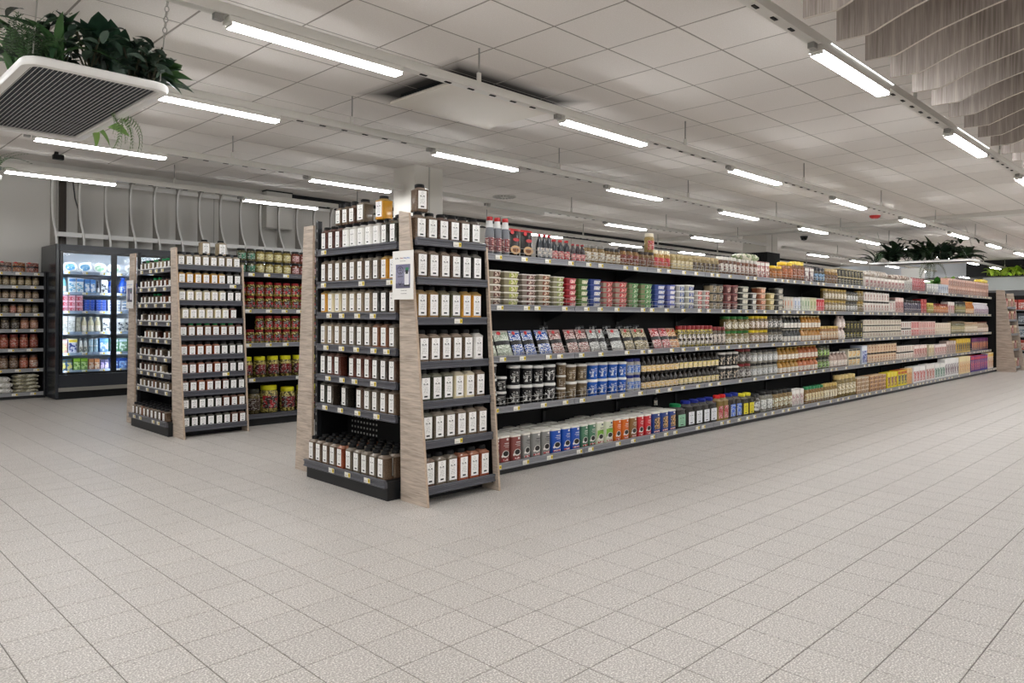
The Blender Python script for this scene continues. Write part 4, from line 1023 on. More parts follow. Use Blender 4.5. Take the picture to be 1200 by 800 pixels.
for i, (z, yf) in enumerate(SR):
    for k, c in enumerate(RCOL[i]):
        x = 3.70 + k * .119
        put('sqjar', JW, JH if i else .225, (c, .74, '101012'), (x, yf + .03 + JW / 2, z + .001), '%s spice jar, %s on the %s shelf, aisle side of near end unit' % (CN[c], ORD[k + 1], SHN[i]), 'spice jars on the aisle side of the near end unit', True, rp.uniform(-.03, .03))
put('sqjar', .12, .225, (T, .6, '101012'), (3.735, 4.775, 2.10 + .228), 'lone brown spice jar standing on top of the jars at the corner', 'odd jars on top', True, -.25)
put('sqjar', .2, .21, (GB, .6, '141416'), (3.76, 5.02, 2.12), 'wide jar with ribbed black lid behind the corner board', 'odd jars on top', True)
LCOL = [[CHI, CHI, CHI, WH, WH, WH, WH, WH, DG, DG], [T, T, LB, T, LB, T, GB, GB, YE, OC], [YE, CR, CR, BE, BE, SA, SA, CH, BK, T], [BE, SA, SA, GB, GB, GB, T, OB, OB, GB], [BB, DR, DR, None, DR, DR, DR, BB, BB, DB], [DG, BB, None, BK, None, DB, GB, GB, T, T]]
for i, z in enumerate(SL):
    for k, c in enumerate(LCOL[i]):
        if not c: continue
        y = 6.07 - k * .119
        put('sqjar', .096, .236 if i else .22, (c, .66, '101012'), (3.60 + .03 + .047, y, z + .001), '%s spice jar, %s on the %s shelf, front of near end unit' % (CN[c], ORD[k + 1], SHN[i]), 'spice jars on the front of the near end unit', True, -PI / 2 + rp.uniform(-.04, .04))
for k, (y, c, wd) in enumerate(((5.86, T, .085), (5.75, T, .085), (5.64, DB, .085), (5.48, GB, .115), (5.20, YE, .115))):
    put('sqjar', wd, .2, (c, .7, '101012'), (3.69, y, SL[0] + .222), '%s spice jar, %s of those stacked above the top shelf' % (CN[c], ORD[k + 1]), 'jars stacked above the top shelf', True, -PI / 2 + .05)
for r_ in range(4):
    for k, c in enumerate([T, T, T, T, OR, GB, GB, GB, GB, T]):
        y = 6.05 - k * .118 - (.02 if k > 4 else 0)
        put('sqjar', .096, .225, (c, .68, '101012'), (3.47 + .03 + .05 + r_ * .104, y, .156), '%s spice jar, %s along, %s row of bottom shelf, front of near end unit' % (CN[c], ORD[k + 1], ORD[r_ + 1]), 'spice jars on the bottom shelf of the near end unit', r_ < 2, -PI / 2)

# ------------------------------------------------------------------ spice jars of the farther end unit
R2C = [[BE] * 8, [YE] * 6 + [CH] * 2, [CR] * 6 + [CH] * 2, [CR] * 6 + [DR], [DR, OB, OB, OB, OB, OB, OB, DR], [OR, OR, OR, OR, OR, CH, CH, CH], [OR, DR, OR, DR, OR, DR, CH, CH], [DR, DR, OR, OR, DR, DR, CH, CH], [DG, CH, CH, CH, CH, DR, DR, OB], [DG, DG, CH, CH, DG, DG, DR, DR]]
SHN2 = ['top', 'second', 'third', 'fourth', 'fifth', 'sixth', 'seventh', 'eighth', 'ninth', 'bottom']
for i, (z, yf) in enumerate(R2):
    for k, c in enumerate(R2C[i]):
        x = 3.545 + k * .1 + (.03 if len(R2C[i]) == 7 else 0)
        lid = '157a46' if i == 4 and 0 < k < 7 else '1a1a1c'
        put('sqjar', .084, .17, (c, .8, lid), (x, yf + .02 + .042, z + .001), '%s jar, %s on the %s shelf, aisle side of farther end unit' % (CN[c], ORD[k + 1], SHN2[i]), 'small jars on the aisle side of the farther end unit', True, rp.uniform(-.05, .05), name='small_spice_jar')
for k in range(2): put('sqjar', .115, .19, (BE, .7, '141416'), (3.86 + k * .21, 9.28, 2.075 + .15), '%s of two jars standing on top of the farther end unit' % ORD[k + 1], 'jars on top of the farther end unit', True, name='small_spice_jar')
for i, z in enumerate(L2):
    for k in range(8):
        c = rp.choice([T, DB, OB, GB, BE, RB]); y = 10.42 - k * .137 + rp.uniform(-.02, .02)
        if rp.random() < .1: continue
        lid = '157a46' if (i == 0 and k in (1, 3, 5, 6)) or (i in (1, 2) and k in (3, 4)) else '1a1a1c'
        put('sqjar', .08, .135, (c, .7, lid), (3.475 + .03 + .04, y, z + .001), '%s jar, %s on the %s shelf, front of farther end unit' % (CN[c], ORD[k + 1], SHN2[i]), 'small jars on the front of the farther end unit', False, -PI / 2, name='small_spice_jar')
for r_ in range(3):
    for k in range(9):
        c = [T, GB, OB, T, DB, T, GB, RB, T][k]
        put('sqjar', .088, .15, (c, .7, '1a1a1c'), (3.38 + .03 + .045 + r_ * .1, 10.42 - k * .132, .166), '%s jar, %s along, %s row of bottom shelf, front of farther end unit' % (CN[c], ORD[k + 1], ORD[r_ + 1]), 'small jars on the bottom shelf of the farther end unit', False, -PI / 2, name='small_spice_jar')

# ------------------------------------------------------------------ pickle jars between the end units
def pick(i, cols, n, x0, p, w_, h, lay, skip, desc):
    for k in range(n):
        for q in range(lay):
            if (k, q) in skip: continue
            c = cols[k % len(cols)] if isinstance(cols[0], tuple) else cols
            lab = '%s pickle jar, %s from left%s, %s shelf between end units' % (desc, ORD[k + 1], (', upper' if q else ', lower') if lay > 1 else '', SHN[i] if i < 4 else 'bottom')
            put('jar', w_, h, c, (x0 + k * p, P2Y[i] + .05 + w_ / 2, P2Z[i] + .001 + q * (h + .001)), lab, 'pickle jars between the end units', True, rp.uniform(-.2, .2), name='pickle_jar')
P2Y = [9.38, 9.38, 9.38, 9.38, 9.30]
GJ, YJ, RJ = ('3a4230', '2f7a5a', '1c1c1a'), ('8a7a34', 'd0c890', '1c1c1a'), ('6a1a1c', 'c09a9a', '1c1c1a')
pick(0, [GJ, GJ, YJ, YJ, YJ, YJ, RJ, RJ, RJ], 9, 4.44, .131, .126, .165, 2, set(), 'small')
PR, PY = ('6e6a2c', 'a81c24', '8a1c20'), ('8a7a30', 'b02026', '8a1c20')
pick(1, [PR, PR, PY, PR, PY, PR, PY, PR, PY], 9, 4.44, .131, .126, .185, 2, set(), 'red-labelled green')
OR2 = ('8a3a1c', 'b02026', '8a1c20')
pick(2, [PR, PR, PR, PR, OR2, OR2, PY, PY, PY], 9, 4.44, .131, .126, .185, 2, {(0, 1), (1, 1)}, 'red-labelled mixed')
BIG = ('8a8248', '7a1a1e', 'dcd820')
pick(3, BIG, 7, 4.53, .19, .18, .285, 1, set(), 'large yellow-lidded')
for k, (x, w_, h, c) in enumerate(((4.62, .2, .33, ('4a4228', '3a2420', '2a2a24')), (4.86, .26, .37, ('b0a878', 'a8202a', 'e0dc20')), (5.13, .22, .33, BIG), (5.37, .22, .34, BIG), (5.62, .22, .34, BIG))):
    put('jar', w_, h, c, (x, 9.40 + w_ / 2, P2Z[4] + .001), '%s big pickle jar from left on the bottom shelf between the end units' % ORD[k + 1], 'big pickle jars on the bottom shelf', True, rp.uniform(-.3, .3), name='pickle_jar')

# ------------------------------------------------------------------ glass door fridges on the back wall
FG = glassy('fridge_glass', (.97, .985, 1.0))
FM = plain('2c2f35', .25, .0, .6)
FLED = emit('fridge_led', (.86, .93, 1), 12)
def fridge(x0, x1, label, ndoor, stocked):
    y0, y1, h = 14.35, 15.3, 2.66
    t = thing('glass_door_fridge', label, 'fridge', (x0, y0, 0))
    W = x1 - x0; Dp = y1 - y0
    m = MB(); m.bbox(0, .06, 0, Dp, .02, h, FM, .008); part('side_panel', m, t)
    m = MB(); m.bbox(W - .06, W, 0, Dp, .02, h, FM, .008); part('side_panel', m, t)
    m = MB(); m.box(.06, W - .06, .02, Dp, h - .09, h - .002, FM); m.box(.06, W - .06, -.01, .02, h - .11, h - .002, plain('33363c', .3)); part('header', m, t)
    m = MB(); m.box(.06, W - .06, Dp - .04, Dp, .4, h - .09, plain('d5dbe2', .5)); part('back_liner', m, t)
    m = MB(); m.box(.06, W - .06, .0, .5, .20, .42, FM); part('lower_front', m, t)
    m = MB(); m.box(.05, W - .05, -.02, .02, .135, .2, plain('a9a69e', .3, .6)); part('bumper_strip', m, t)
    m = MB(); m.box(.04, W - .04, .04, Dp, .0, .135, BLACK); part('plinth', m, t)
    m = MB(); m.box(.06, W - .06, .1, Dp - .04, .40, .43, plain('c9d0d8', .4)); part('floor_tray', m, t)
    m = MB(); m.box(.06, W - .06, .1, .16, h - .13, h - .105, FLED); part('light_strip', m, t)
    dw = (W - .12) / ndoor
    for k in range(ndoor):
        a = .06 + k * dw
        m = MB()
        for (p, q, r, s) in ((a + .0, a + .045, .425, h - .11), (a + dw - .045, a + dw, .425, h - .11)): m.box(p, q, -.03, .02, r, s, plain('17191d', .25))
        m.box(a + .045, a + dw - .045, -.03, .02, .425, .46, plain('17191d', .25)); m.box(a + .045, a + dw - .045, -.03, .02, h - .15, h - .11, plain('17191d', .25))
        d = part('door', m, t)
        m = MB(); m.box(a + .045, a + dw - .045, -.012, -.004, .46, h - .15, FG); part('glass_pane', m, d, smooth=False)
        if stocked:
            m = MB(); m.box(a - .012 if k else a + .046, a + .012 if k else a + .06, .035, .06, .46, h - .16, FLED); part('light_strip', m, t)
    if stocked:
        for z in FZ:
            m = MB(); m.box(.065, W - .065, .14, Dp - .05, z - .025, z - .001, plain('d3d9e0', .4)); m.box(.065, W - .065, .12, .14, z - .035, z + .018, plain('8fa0b8', .35))
            s = part('shelf', m, t)
            for q in range(9): link('price_tag', TAG, (.2 + q * .28, .1185, z - .008), parent=s)
    return t
FZ = [2.19, 1.83, 1.505, 1.14, .775, .47]
fridge(3.45, 6.11, 'tall black glass door fridge lit inside, left end of the back wall', 3, True)
fridge(6.14, 8.8, 'second tall black fridge behind the farther spice end unit', 3, False)
FY = 14.35 + .16
def frow(i, items):
    for (x0, x1, n, lay, kind, h, cols, desc) in items:
        p = (x1 - x0) / n
        for k in range(n):
            for q in range(lay):
                put(kind, p * .95, h, cols, (x0 + (k + .5) * p, FY + .01 + min(p * .5, .12), FZ[i] + .001 + q * (h + .001)),
                    '%s, %s from left%s, %s fridge shelf from top' % (desc, ORD[k + 1], ', %s up' % ORD[q + 1] if lay > 1 else '', ORD[i + 1]), 'goods in the glass door fridge', False)
def oval(x, c1, c2, k):
    m = MB(); a, b = .11, .085
    prof = []
    for i in range(20):
        t = 2 * PI * i / 20; prof.append((math.cos(t), math.sin(t)))
    m.loft([[(.8 * a * u, .06, .09 + .8 * b * v) for u, v in prof], [(a * u, 0, .09 + b * v) for u, v in prof], [(a * u, -.012, .09 + b * v) for u, v in prof], [(.9 * a * u, -.018, .09 + .9 * b * v) for u, v in prof]], [plain('e4e8ea', .35)], plain('e4e8ea', .35), plain('eef0ee', .35))
    m.face([(.72 * a * u, -.0195, .09 + .72 * b * v) for u, v in prof], printed(c1, c2, 22))
    o = link('oval_tub', m.mesh('oval_tub'), (x, FY + .03, FZ[0] + .006), 0); tag(o, '%s oval tub facing out on the fridge\'s top shelf, from left' % ORD[k], 'tub', 'oval tubs in the fridge')
for k, (c1, c2) in enumerate((('4a9ad0', '8ac4e0'), ('4a9ad0', '8ac4e0'), ('8fc09a', 'd0e0c8'), ('8fc09a', 'd0e0c8'), ('a8b0b0', 'd8dcd8'), ('a8b0b0', 'd8dcd8'))): oval(3.71 + k * .235 + (.06 if k > 3 else 0), c1, c2, k + 1)
frow(1, [(3.57, 3.68, 1, 1, 'bottle', .26, ('7fc4d0', 'e6f0f0', '5aa8c0'), 'teal bottle'), (3.69, 3.93, 2, 1, 'box', .27, ('e8eef2', '6aa8c8', '4a86c8'), 'white carton with blue print'), (3.94, 4.12, 2, 1, 'box', .25, ('5a9ad8', 'e0e8f0', '3a78c0'), 'blue carton'),
         (4.13, 4.19, 1, 1, 'bottle', .22, ('4a4e58', 'd0d4d8', '3a3c44'), 'grey bottle'), (4.2, 4.32, 1, 1, 'box', .25, ('e4e8ea', '2a2e38', 'd8dce0'), 'white carton with black print'), (4.33, 5.2, 5, 1, 'bottle', .3, ('1a5cd0', '2a70e0', '1850b8'), 'large blue bottle')])
frow(2, [(3.57, 3.92, 3, 3, 'box', .095, ('d898a8', 'b83a50', 'e8c0cc'), 'pink box'), (3.93, 4.3, 2, 5, 'box', .042, ('2048b0', '3a68d0', '1a3a98'), 'dark blue tray'), (4.31, 5.0, 3, 4, 'box', .052, ('dfe4ea', '7a9ac0', 'eef0f2'), 'white tray')])
frow(3, [(3.57, 3.8, 2, 1, 'box', .29, ('e6e8e6', 'b8bcb8', 'f0f0ee'), 'tall white carton'), (3.81, 3.88, 1, 1, 'box', .27, ('8a8474', 'b8b4a4', 'a8a494'), 'grey carton'), (3.89, 4.22, 3, 1, 'bottle', .27, ('d8d0b0', 'eae6d8', 'e4dcc0'), 'cream bottle'), (4.23, 5.1, 7, 1, 'box', .25, ('dfe3e4', '4a5058', 'eceeee'), 'white carton with round mark')])
frow(4, [(3.57, 3.68, 1, 1, 'box', .25, ('e0a8a8', 'e0d8a0', 'e8e4dc'), 'pink carton'), (3.69, 3.84, 1, 1, 'box', .26, ('e4e8f0', '2a3a80', 'e0c840'), 'white and navy carton'), (3.86, 4.0, 2, 1, 'bottle', .25, ('d8dad8', '4a5048', '3a3c3a'), 'white bottle'), (4.01, 4.17, 2, 2, 'can', .125, ('8fb0c0', 'd8e4e8', 'c8ccd0'), 'pale blue can'), (4.18, 4.34, 1, 1, 'box', .26, ('3a78b8', 'c8dce8', '5a98c8'), 'blue pack'), (4.35, 5.1, 5, 1, 'box', .25, ('4a8a5a', 'd8e4e0', 'c8dce8'), 'green and white pack')])
frow(5, [(3.57, 3.76, 2, 1, 'box', .21, ('2a5a8a', 'c8c070', '4a4a30'), 'blue and yellow pack'), (3.77, 4.0, 2, 1, 'box', .22, ('5a8a2a', 'c0d890', '90c030'), 'green pack'), (4.01, 4.19, 2, 1, 'box', .2, ('b86a3a', 'e0c8b0', 'd09060'), 'orange pack'), (4.2, 4.34, 2, 1, 'box', .18, ('4a4878', 'b8a8c8', '38365a'), 'violet pack'), (4.35, 5.1, 5, 1, 'box', .2, ('2a58a8', '90b8e0', '1a4090'), 'blue pack')])

# ------------------------------------------------------------------ wall shelving at the left edge
LGZ = [2.17, 1.94, 1.715, 1.465, 1.19, .855, .505, .10]
lg = thing('wall_shelving', 'black wall shelving with preserves at the left edge beside the fridge', 'shelving', (1.1, 14.93, 0))
for k, z in enumerate(LGZ):
    s = part('shelf', shelf_mb(2.31, .42, plain('9a9b9d', .3), BLACK2), lg, (0, 0 if k < 7 else -.03, z))
    for q in range(8): link('price_tag', TAG, (2.2 - q * .27 - .05 * (k % 3), -.002, -.019), parent=s)
m = MB(); m.box(0, 2.31, .43, .46, .07, 2.2, BLACK); part('back_panel', m, lg)
m = MB(); m.box(0, 2.31, .0, .46, 0, .05, BLACK2); part('plinth', m, lg)
m = MB(); m.box(2.31, 2.34, .0, .46, 0, 2.2, BLACK2); part('end_panel', m, lg)
rl = random.Random(3)
def lrow(i, n, w_, h, colset, kind, desc, tilt=0):
    p = w_ * 1.05
    for k in range(n):
        c = colset[k % len(colset)]
        put(kind, w_, h, c, (3.36 - (k + .5) * p, 14.93 + .05 + w_ / 2 if kind != 'pouch' else 15.02, LGZ[i] + .002), '%s %s from right, %s shelf of the wall shelving' % (ORD[k + 1], desc, ORD[i + 1]), 'preserves on the wall shelving', False, rl.uniform(-.1, .1), tilt)
lrow(0, 8, .19, .2, [('5a2a24', 'b87a6a', 'e8e0d8'), ('7a3a24', 'c08a5a', 'e0dcd4'), ('4a2420', 'c0a090', 'e8e4dc')], 'pouch', 'dark red packet', -.3)
lrow(1, 12, .105, .165, [('6a5a44', 'b8a888', '3a3028'), ('7a6a4a', 'c0b08a', '4a3c30')], 'jar', 'olive brown jar')
lrow(2, 12, .105, .15, [('7a6450', 'b8a48c', '3a2e28'), ('8a7058', 'a89078', '42342c')], 'jar', 'light brown jar')
lrow(3, 12, .105, .16, [('5a5444', '9a9080', '2a2824'), ('6a5a44', 'a8927a', '302c28'), ('9a6a4a', 'c8a888', '3a2a24'), ('8a3a34', 'b87a6a', '3a2420')], 'jar', 'mixed colour jar')
lrow(4, 9, .135, .2, [('a8705a', 'c89a84', '4a3028'), ('a86a54', 'c08a74', '4a3028'), ('2a2624', '5a544c', '1a1816'), ('3a3230', '6a6058', '201c1a')], 'jar', 'dark topped jar')
lrow(5, 9, .14, .25, [('8a3a2c', 'a8584a', '6a2a22'), ('93402f', 'b06050', '6a2a22')], 'jar', 'brick red jar')
lrow(6, 9, .14, .24, [('a04a34', 'd8c4b4', '4a2a22'), ('9a4430', 'b86a54', '4a2a22'), ('5a4034', '8a7464', '3a2a24'), ('6a4a3c', '94806c', '3a2a24')], 'jar', 'rusty jar')
for k, (x, c1, c2, n, nm) in enumerate(((3.17, '8a8468', 'cfcab4', 5, 'beige'), (2.76, 'e8e6e2', 'c8c4bc', 3, 'white'), (2.34, 'e8e6e2', 'c8c4bc', 3, 'plain white'))):
    for q in range(n):
        bag(.38, .28, .062 if n == 5 else .095, c1, c2, (x + rl.uniform(-.02, .02), 15.06, LGZ[7] + .002 + q * (.063 if n == 5 else .096)), '%s bag lying on the wall shelving bottom shelf, %s up in its stack' % (nm, ORD[q + 1]), rl.uniform(-.05, .05), 'flour_bag')

# ------------------------------------------------------------------ curved white fins above the fridges
fins = thing('fin_screen', 'row of curved white upright fins standing above the fridges', 'fin screen', (3.557, 14.6, 0))
FP = [(15.18, 2.70), (14.83, 2.70), (14.835, 2.78), (14.87, 2.86), (14.92, 2.96), (15.0, 3.07), (15.06, 3.18), (15.10, 3.3), (15.125, 3.44), (15.135, 3.58), (15.13, 3.72), (15.1, 3.83), (15.05, 3.91), (14.98, 3.95), (14.98, 4.02), (15.18, 4.02)]
m = MB(); FW = plain('a8a49d', .6); FWE = plain('f0efec', .4)  # fin sides painted grey as shaded, fin edges white as lit
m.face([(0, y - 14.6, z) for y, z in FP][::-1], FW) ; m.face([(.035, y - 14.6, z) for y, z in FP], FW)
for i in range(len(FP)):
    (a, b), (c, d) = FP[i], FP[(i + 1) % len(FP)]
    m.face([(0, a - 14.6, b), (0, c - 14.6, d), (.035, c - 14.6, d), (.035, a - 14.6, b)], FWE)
def tri_fin(mb): return mb.mesh('fin', False)
fm_ = tri_fin(m)
for k in range(14): link('fin', fm_, (k * .4365, 0, 0), parent=fins)
m = MB(); m.box(0, 13 * .4365, .30, .34, 2.84, 2.92, FWE); part('lower_rail', m, fins)
m = MB(); m.box(0, 13 * .4365, .55, .58, 3.86, 3.93, FWE); part('upper_rail', m, fins)
t = thing('wall_pipe', 'dark brown vertical pipe on the back wall left of the fins', 'pipe', (3.80, 15.33, 0))
m = MB(); m.box(-.06, .05, 0, .06, 2.4, 3.96, plain('3a3028', .4)); part('trunk', m, t)
m = MB(); m.tube([(.16, .04, 3.95), (.2, .04, 3.6), (.28, .04, 3.3), (.28, .04, 2.68)], .012, plain('4a4a4c', .5), 6); part('cable', m, t)

# ------------------------------------------------------------------ hanging planters
TRAYM = plain('e9e8e5', .3); SOIL = grainy('15181d', '4c525a', 90, .9)
def planter(x0, x1, y0, y1, z, label, wires, chains):
    cx, cy = (x0 + x1) / 2, (y0 + y1) / 2; hx, hy = (x1 - x0) / 2, (y1 - y0) / 2
    t = thing('hanging_planter', label, 'planter', (cx, cy, z))
    m = MB(); R_ = .09
    o = lambda d, zz: rr(hx - d, hy - d, max(R_ - d, .03), 5, z=zz)
    m.loft([o(.052, .0), o(.045, -.012), o(.006, -.012), o(0, .0), o(0, .022), o(.008, .03), o(.045, .03), o(.052, .022), o(.052, 0)], [TRAYM])
    part('rim', m, t)
    m = MB(); m.loft([rr(hx - .05, hy - .05, .05, 3, z=.012), rr(hx - .05, hy - .05, .05, 3, z=.04)], [SOIL], SOIL, SOIL); part('soil_mat', m, t)
    m = MB()
    if wires:
        for k in range(27):
            x = -hx + .05 + (2 * hx - .1) * (k + .5) / 27
            m.tube([(x, -hy + .04, .003), (x, hy - .04, .003)], .0015, TRAYM, 4)
        for k in range(9):
            y = -hy + .1 + (2 * hy - .2) * k / 8
            m.tube([(-hx + .04, y, .0085), (hx - .04, y, .0085)], .0022, plain('4a4e54', .5), 4)
        g = part('wire_grid', m, t); g['kind'] = 'stuff'
    for (px, py, tx, ty) in chains:
        m = MB(); p0 = Vector((px - cx, py - cy, .05)); p1 = Vector((tx - cx, ty - cy, CEIL - z - .012))
        pm_ = p0.lerp(p1, .42)
        m.tube([p0, pm_], .0035, STEEL, 6)
        d = (p1 - p0).normalized()
        for q in range(10):   # links of the upper chain
            c = pm_.lerp(p1, (q + .5) / 10); a = Vector((1, 0, 0)) if q % 2 else Vector((0, 1, 0))
            L_ = (p1 - pm_).length / 10 * .58
            pts = [c + d * (L_ * math.cos(2 * PI * i / 8)) + a * (.012 * math.sin(2 * PI * i / 8)) for i in range(9)]
            m.tube(pts, .0028, STEEL, 4)
        part('chain', m, t)
    return t
GREENS = ['24361f', '2f4526', '1c2b1e', '3c5230', '283a2c', '4a6034']
def leaf_mesh(L, W, bend, col, n=8, name='leaf', tip=.9):
    """blade folded along its midrib and bowed"""
    m = MB(); mt = plain(col, .38); rows = []
    for i in range(n + 1):
        t = i / n; wv = W * .5 * max(0, math.sin(PI * min(1, t * .95 + .05))) ** .75 if i < n else .0015
        x = L * t; z = bend * L * (t - 1.4 * t * t)
        rows.append([(x, -wv, z + wv * .35), (x, 0, z), (x, wv, z + wv * .35)])
    b = 0
    for r in rows: m.v += r
    k = m.mi(mt)
    for i in range(n):
        for j in (0, 1):
            a = i * 3 + j; m.f.append((a, a + 1, a + 4, a + 3)); m.m.append(k)
    return m.mesh(name)
def frond_mesh(L, W, bend, col, n=16):
    m = MB(); mt = plain(col, .45)
    for i in range(n):
        t = (i + .5) / n; x = L * t; z = bend * L * (t - 1.3 * t * t); w_ = W * .5 * (1 - t * .8) * min(1, t * 5 + .3)
        for s in (-1, 1):
            m.face([(x - .012, 0, z), (x + .035, s * w_ * .5, z - w_ * .1), (x + .05, s * w_, z - w_ * .3), (x + .0, s * w_ * .5, z - w_ * .1)], mt)
    for i in range(6):
        a, b = i / 6, (i + 1) / 6
        za, zb = bend * L * (a - 1.3 * a * a), bend * L * (b - 1.3 * b * b)
        m.face([(L * a, -.003, za), (L * b, -.003, zb), (L * b, .003, zb), (L * a, .003, za)], mt)
    return m.mesh('frond', False)
LEAF = {}
def plant(kind, loc, label, n, size, seed, cols, spread=1.0, group=None, parts=True, up=(.25, 1.1), arc=(0, 2 * PI)):
    r = random.Random(seed)
    t = thing(kind[1], label, 'plant', loc, 0, group)
    for k in range(n):
        c = r.choice(cols); v = r.choice((0, 1))
        key = (kind[0], c, v)
        if key not in LEAF:
            LEAF[key] = {'broad': lambda: leaf_mesh(1, .42, .35 + .3 * v, c), 'small': lambda: leaf_mesh(1, .5, .2 + .2 * v, c, 5), 'blade': lambda: leaf_mesh(1, .16, .5 + .3 * v, c, 7), 'fern': lambda: frond_mesh(1, .34, .5 + .35 * v, c)}[kind[0]]()
        a = r.uniform(*arc); el = r.uniform(*up); s = size * r.uniform(.7, 1.15)
        if kind[0] == 'small':   # leaves along upright twigs
            off = Vector((r.gauss(0, .07) * spread, r.gauss(0, .09) * spread, r.uniform(.02, .2) * spread))
        else: off = Vector((r.gauss(0, .03) * spread, r.gauss(0, .03) * spread, r.uniform(0, .03)))
        o = link('frond' if kind[0] == 'fern' else 'leaf', LEAF[key], off, parent=t)
        o.rotation_euler = (r.uniform(-.4, .4), -el, a); o.scale = (s, s, s)
    if kind[0] in ('small', 'broad'):
        m = MB()
        for q in range(5):
            a = 2 * PI * q / 5; m.tube([(0, 0, -.01), (.04 * math.cos(a) * spread, .05 * math.sin(a) * spread, .1), (.08 * math.cos(a) * spread, .1 * math.sin(a) * spread, .19)], .005, plain('3a3a26', .6), 5)
        part('stem', m, t)
    return t
BL, SM, BD, FE = ('broad', 'leafy_plant'), ('small', 'small_leaf_plant'), ('blade', 'strap_leaf_plant'), ('fern', 'fern')
px0, px1, py0, py1, pz = .851, 1.541, 4.115, 5.81, 2.70
planter(px0, px1, py0, py1, pz, 'white mesh-bottomed planter tray on chains at the upper left', True,
        [(1.49, 4.17, 1.70, 4.62), (.90, 4.17, .98, 4.35), (1.49, 5.76, 1.5, 5.9), (.90, 5.76, .92, 5.9)])
zt = pz + .03
plant(FE, (.93, 4.32, zt), 'bushy fern at the near left corner of the upper left planter', 20, .25, 21, ['3c5b35', '4e7044', '324c2c'], up=(.3, 1.2))
plant(BD, (1.02, 4.26, zt), 'strap-leaved plant beside the fern in the upper left planter', 16, .34, 22, ['40633a', '35563a', '517747'], up=(.4, 1.3))
plant(SM, (1.17, 4.27, zt), 'dark small-leaved plant in the middle of the upper left planter', 46, .095, 23, ['293a30', '35473a', '455b4e'], 1.1, up=(-.3, .9))
plant(BL, (1.26, 4.33, zt), 'plant with one tall upright leaf in the upper left planter', 7, .3, 24, ['304d3a', '294535', '3c5e44'], up=(.75, 1.35))
plant(SM, (1.38, 4.27, zt), 'grey green small-leaved plant near the right corner of the planter', 52, .1, 25, ['455b4e', '354c3c', '607565', '3c5141'], 1.0, up=(-.3, .8))
plant(BL, (1.46, 4.40, zt), 'drooping broad-leaved plant at the right corner of the upper left planter', 16, .27, 26, ['2c4935', '557747', '729353', '30513a'], up=(.0, .8), arc=(-1.5, 1.5))
plant(BD, (.92, 4.62, zt), 'arching plant at the far left side of the upper left planter', 14, .36, 27, ['40633a', '557f4c'], up=(.4, 1.2))
plant(BL, (1.1, 4.7, zt), 'broad-leaved plant in the planter centre behind the dark one', 14, .23, 28, ['304d3a', '3c5e44'], up=(.5, 1.3))
plant(FE, (1.49, 4.92, zt), 'fern trailing over the right edge of the upper left planter', 12, .25, 29, ['658747', '51723c', '779856'], up=(-1.5, -.75), arc=(-.6, .6))
plant(BL, (1.47, 5.35, zt), 'light green trailing leaves at the right edge of the planter', 6, .2, 30, ['8cb55b', '77a04e'], up=(-.9, .1), arc=(-.8, .6))
plant(BD, (1.1, 5.5, zt), 'dark plant at the far end of the upper left planter', 12, .26, 31, ['35563a', '40633a'], up=(.3, 1.2))
planter(.80, 1.49, 7.9, 9.6, 2.7, 'second white planter tray at the left picture edge', False, [(1.44, 7.96, 1.44, 7.9), (.86, 7.96, .86, 7.9)])
plant(FE, (1.38, 8.0, 2.745), 'fern in the planter at the left picture edge', 16, .34, 33, ['4e7044', '3c5b35'], up=(-.4, 1.1))
plant(BL, (1.1, 8.3, 2.745), 'leafy plant in the planter at the left picture edge', 12, .34, 34, ['304d3a', '3c5e44'], up=(.3, 1.2))
# far planter over the long run
planter(17.55, 18.3, 4.02, 6.06, 2.69, 'far white planter tray full of dark plants above the long run', False, [(17.6, 4.1, 17.6, 4.5), (17.6, 5.95, 17.6, 6.3), (18.25, 4.1, 18.25, 4.3), (18.25, 5.95, 18.25, 6.1)])
for k, (kd, y, n, s, lab, cs, up) in enumerate(((BD, 5.95, 16, .42, 'spiky plant at the left end of the far planter', ['24361f', '1c2b1e'], (.1, 1.2)), (BL, 5.6, 22, .42, 'first bushy plant from the left in the far planter', ['1c2b1e', '24361f'], (.2, 1.4)), (SM, 5.3, 50, .17, 'tall small-leaved plant in the far planter', ['1c2b1e', '283a2c'], (-.2, 1)),
                                   (BL, 5.1, 20, .4, 'broad dark plant left of the spiky centre of the far planter', ['22321f', '1c2b1e'], (.3, 1.4)), (BD, 4.85, 20, .52, 'spiky plant at the centre of the far planter', ['24361f', '2c4026'], (.5, 1.4)), (FE, 4.8, 10, .5, 'fern trailing under the centre of the far planter', ['3c5226', '4a5a2c'], (-1.3, -.3)),
                                   (BL, 4.55, 24, .42, 'bushy plant right of the centre of the far planter', ['1c2b1e', '1a2a1c'], (.3, 1.4)), (SM, 4.35, 50, .17, 'dark small-leaved plant in the far planter, right half', ['1a281c', '24361f'], (-.2, 1)), (BL, 4.15, 18, .36, 'low plant at the right end of the far planter', ['22321f', '2c4026'], (.0, 1.1)))):
    plant(kd, (17.72, y, 2.73), lab, n, s, 50 + k, cs, 2.2 if kd is SM else 1.5, up=up)
plant(BL, (17.3, 7.35, 2.45), 'dark plant beside the ribbed black column cladding', 30, .26, 61, ['1c2b1e', '2c4026', '3a4c3c'], 3.5, up=(-.2, 1.3))
t = thing('plant_trough', 'black trough under the plant beside the ribbed column', 'planter', (17.3, 7.35, 0)); m = MB(); m.bbox(-.2, .2, -.35, .35, 0, 2.45, BLACK, .02); part('trough', m, t)

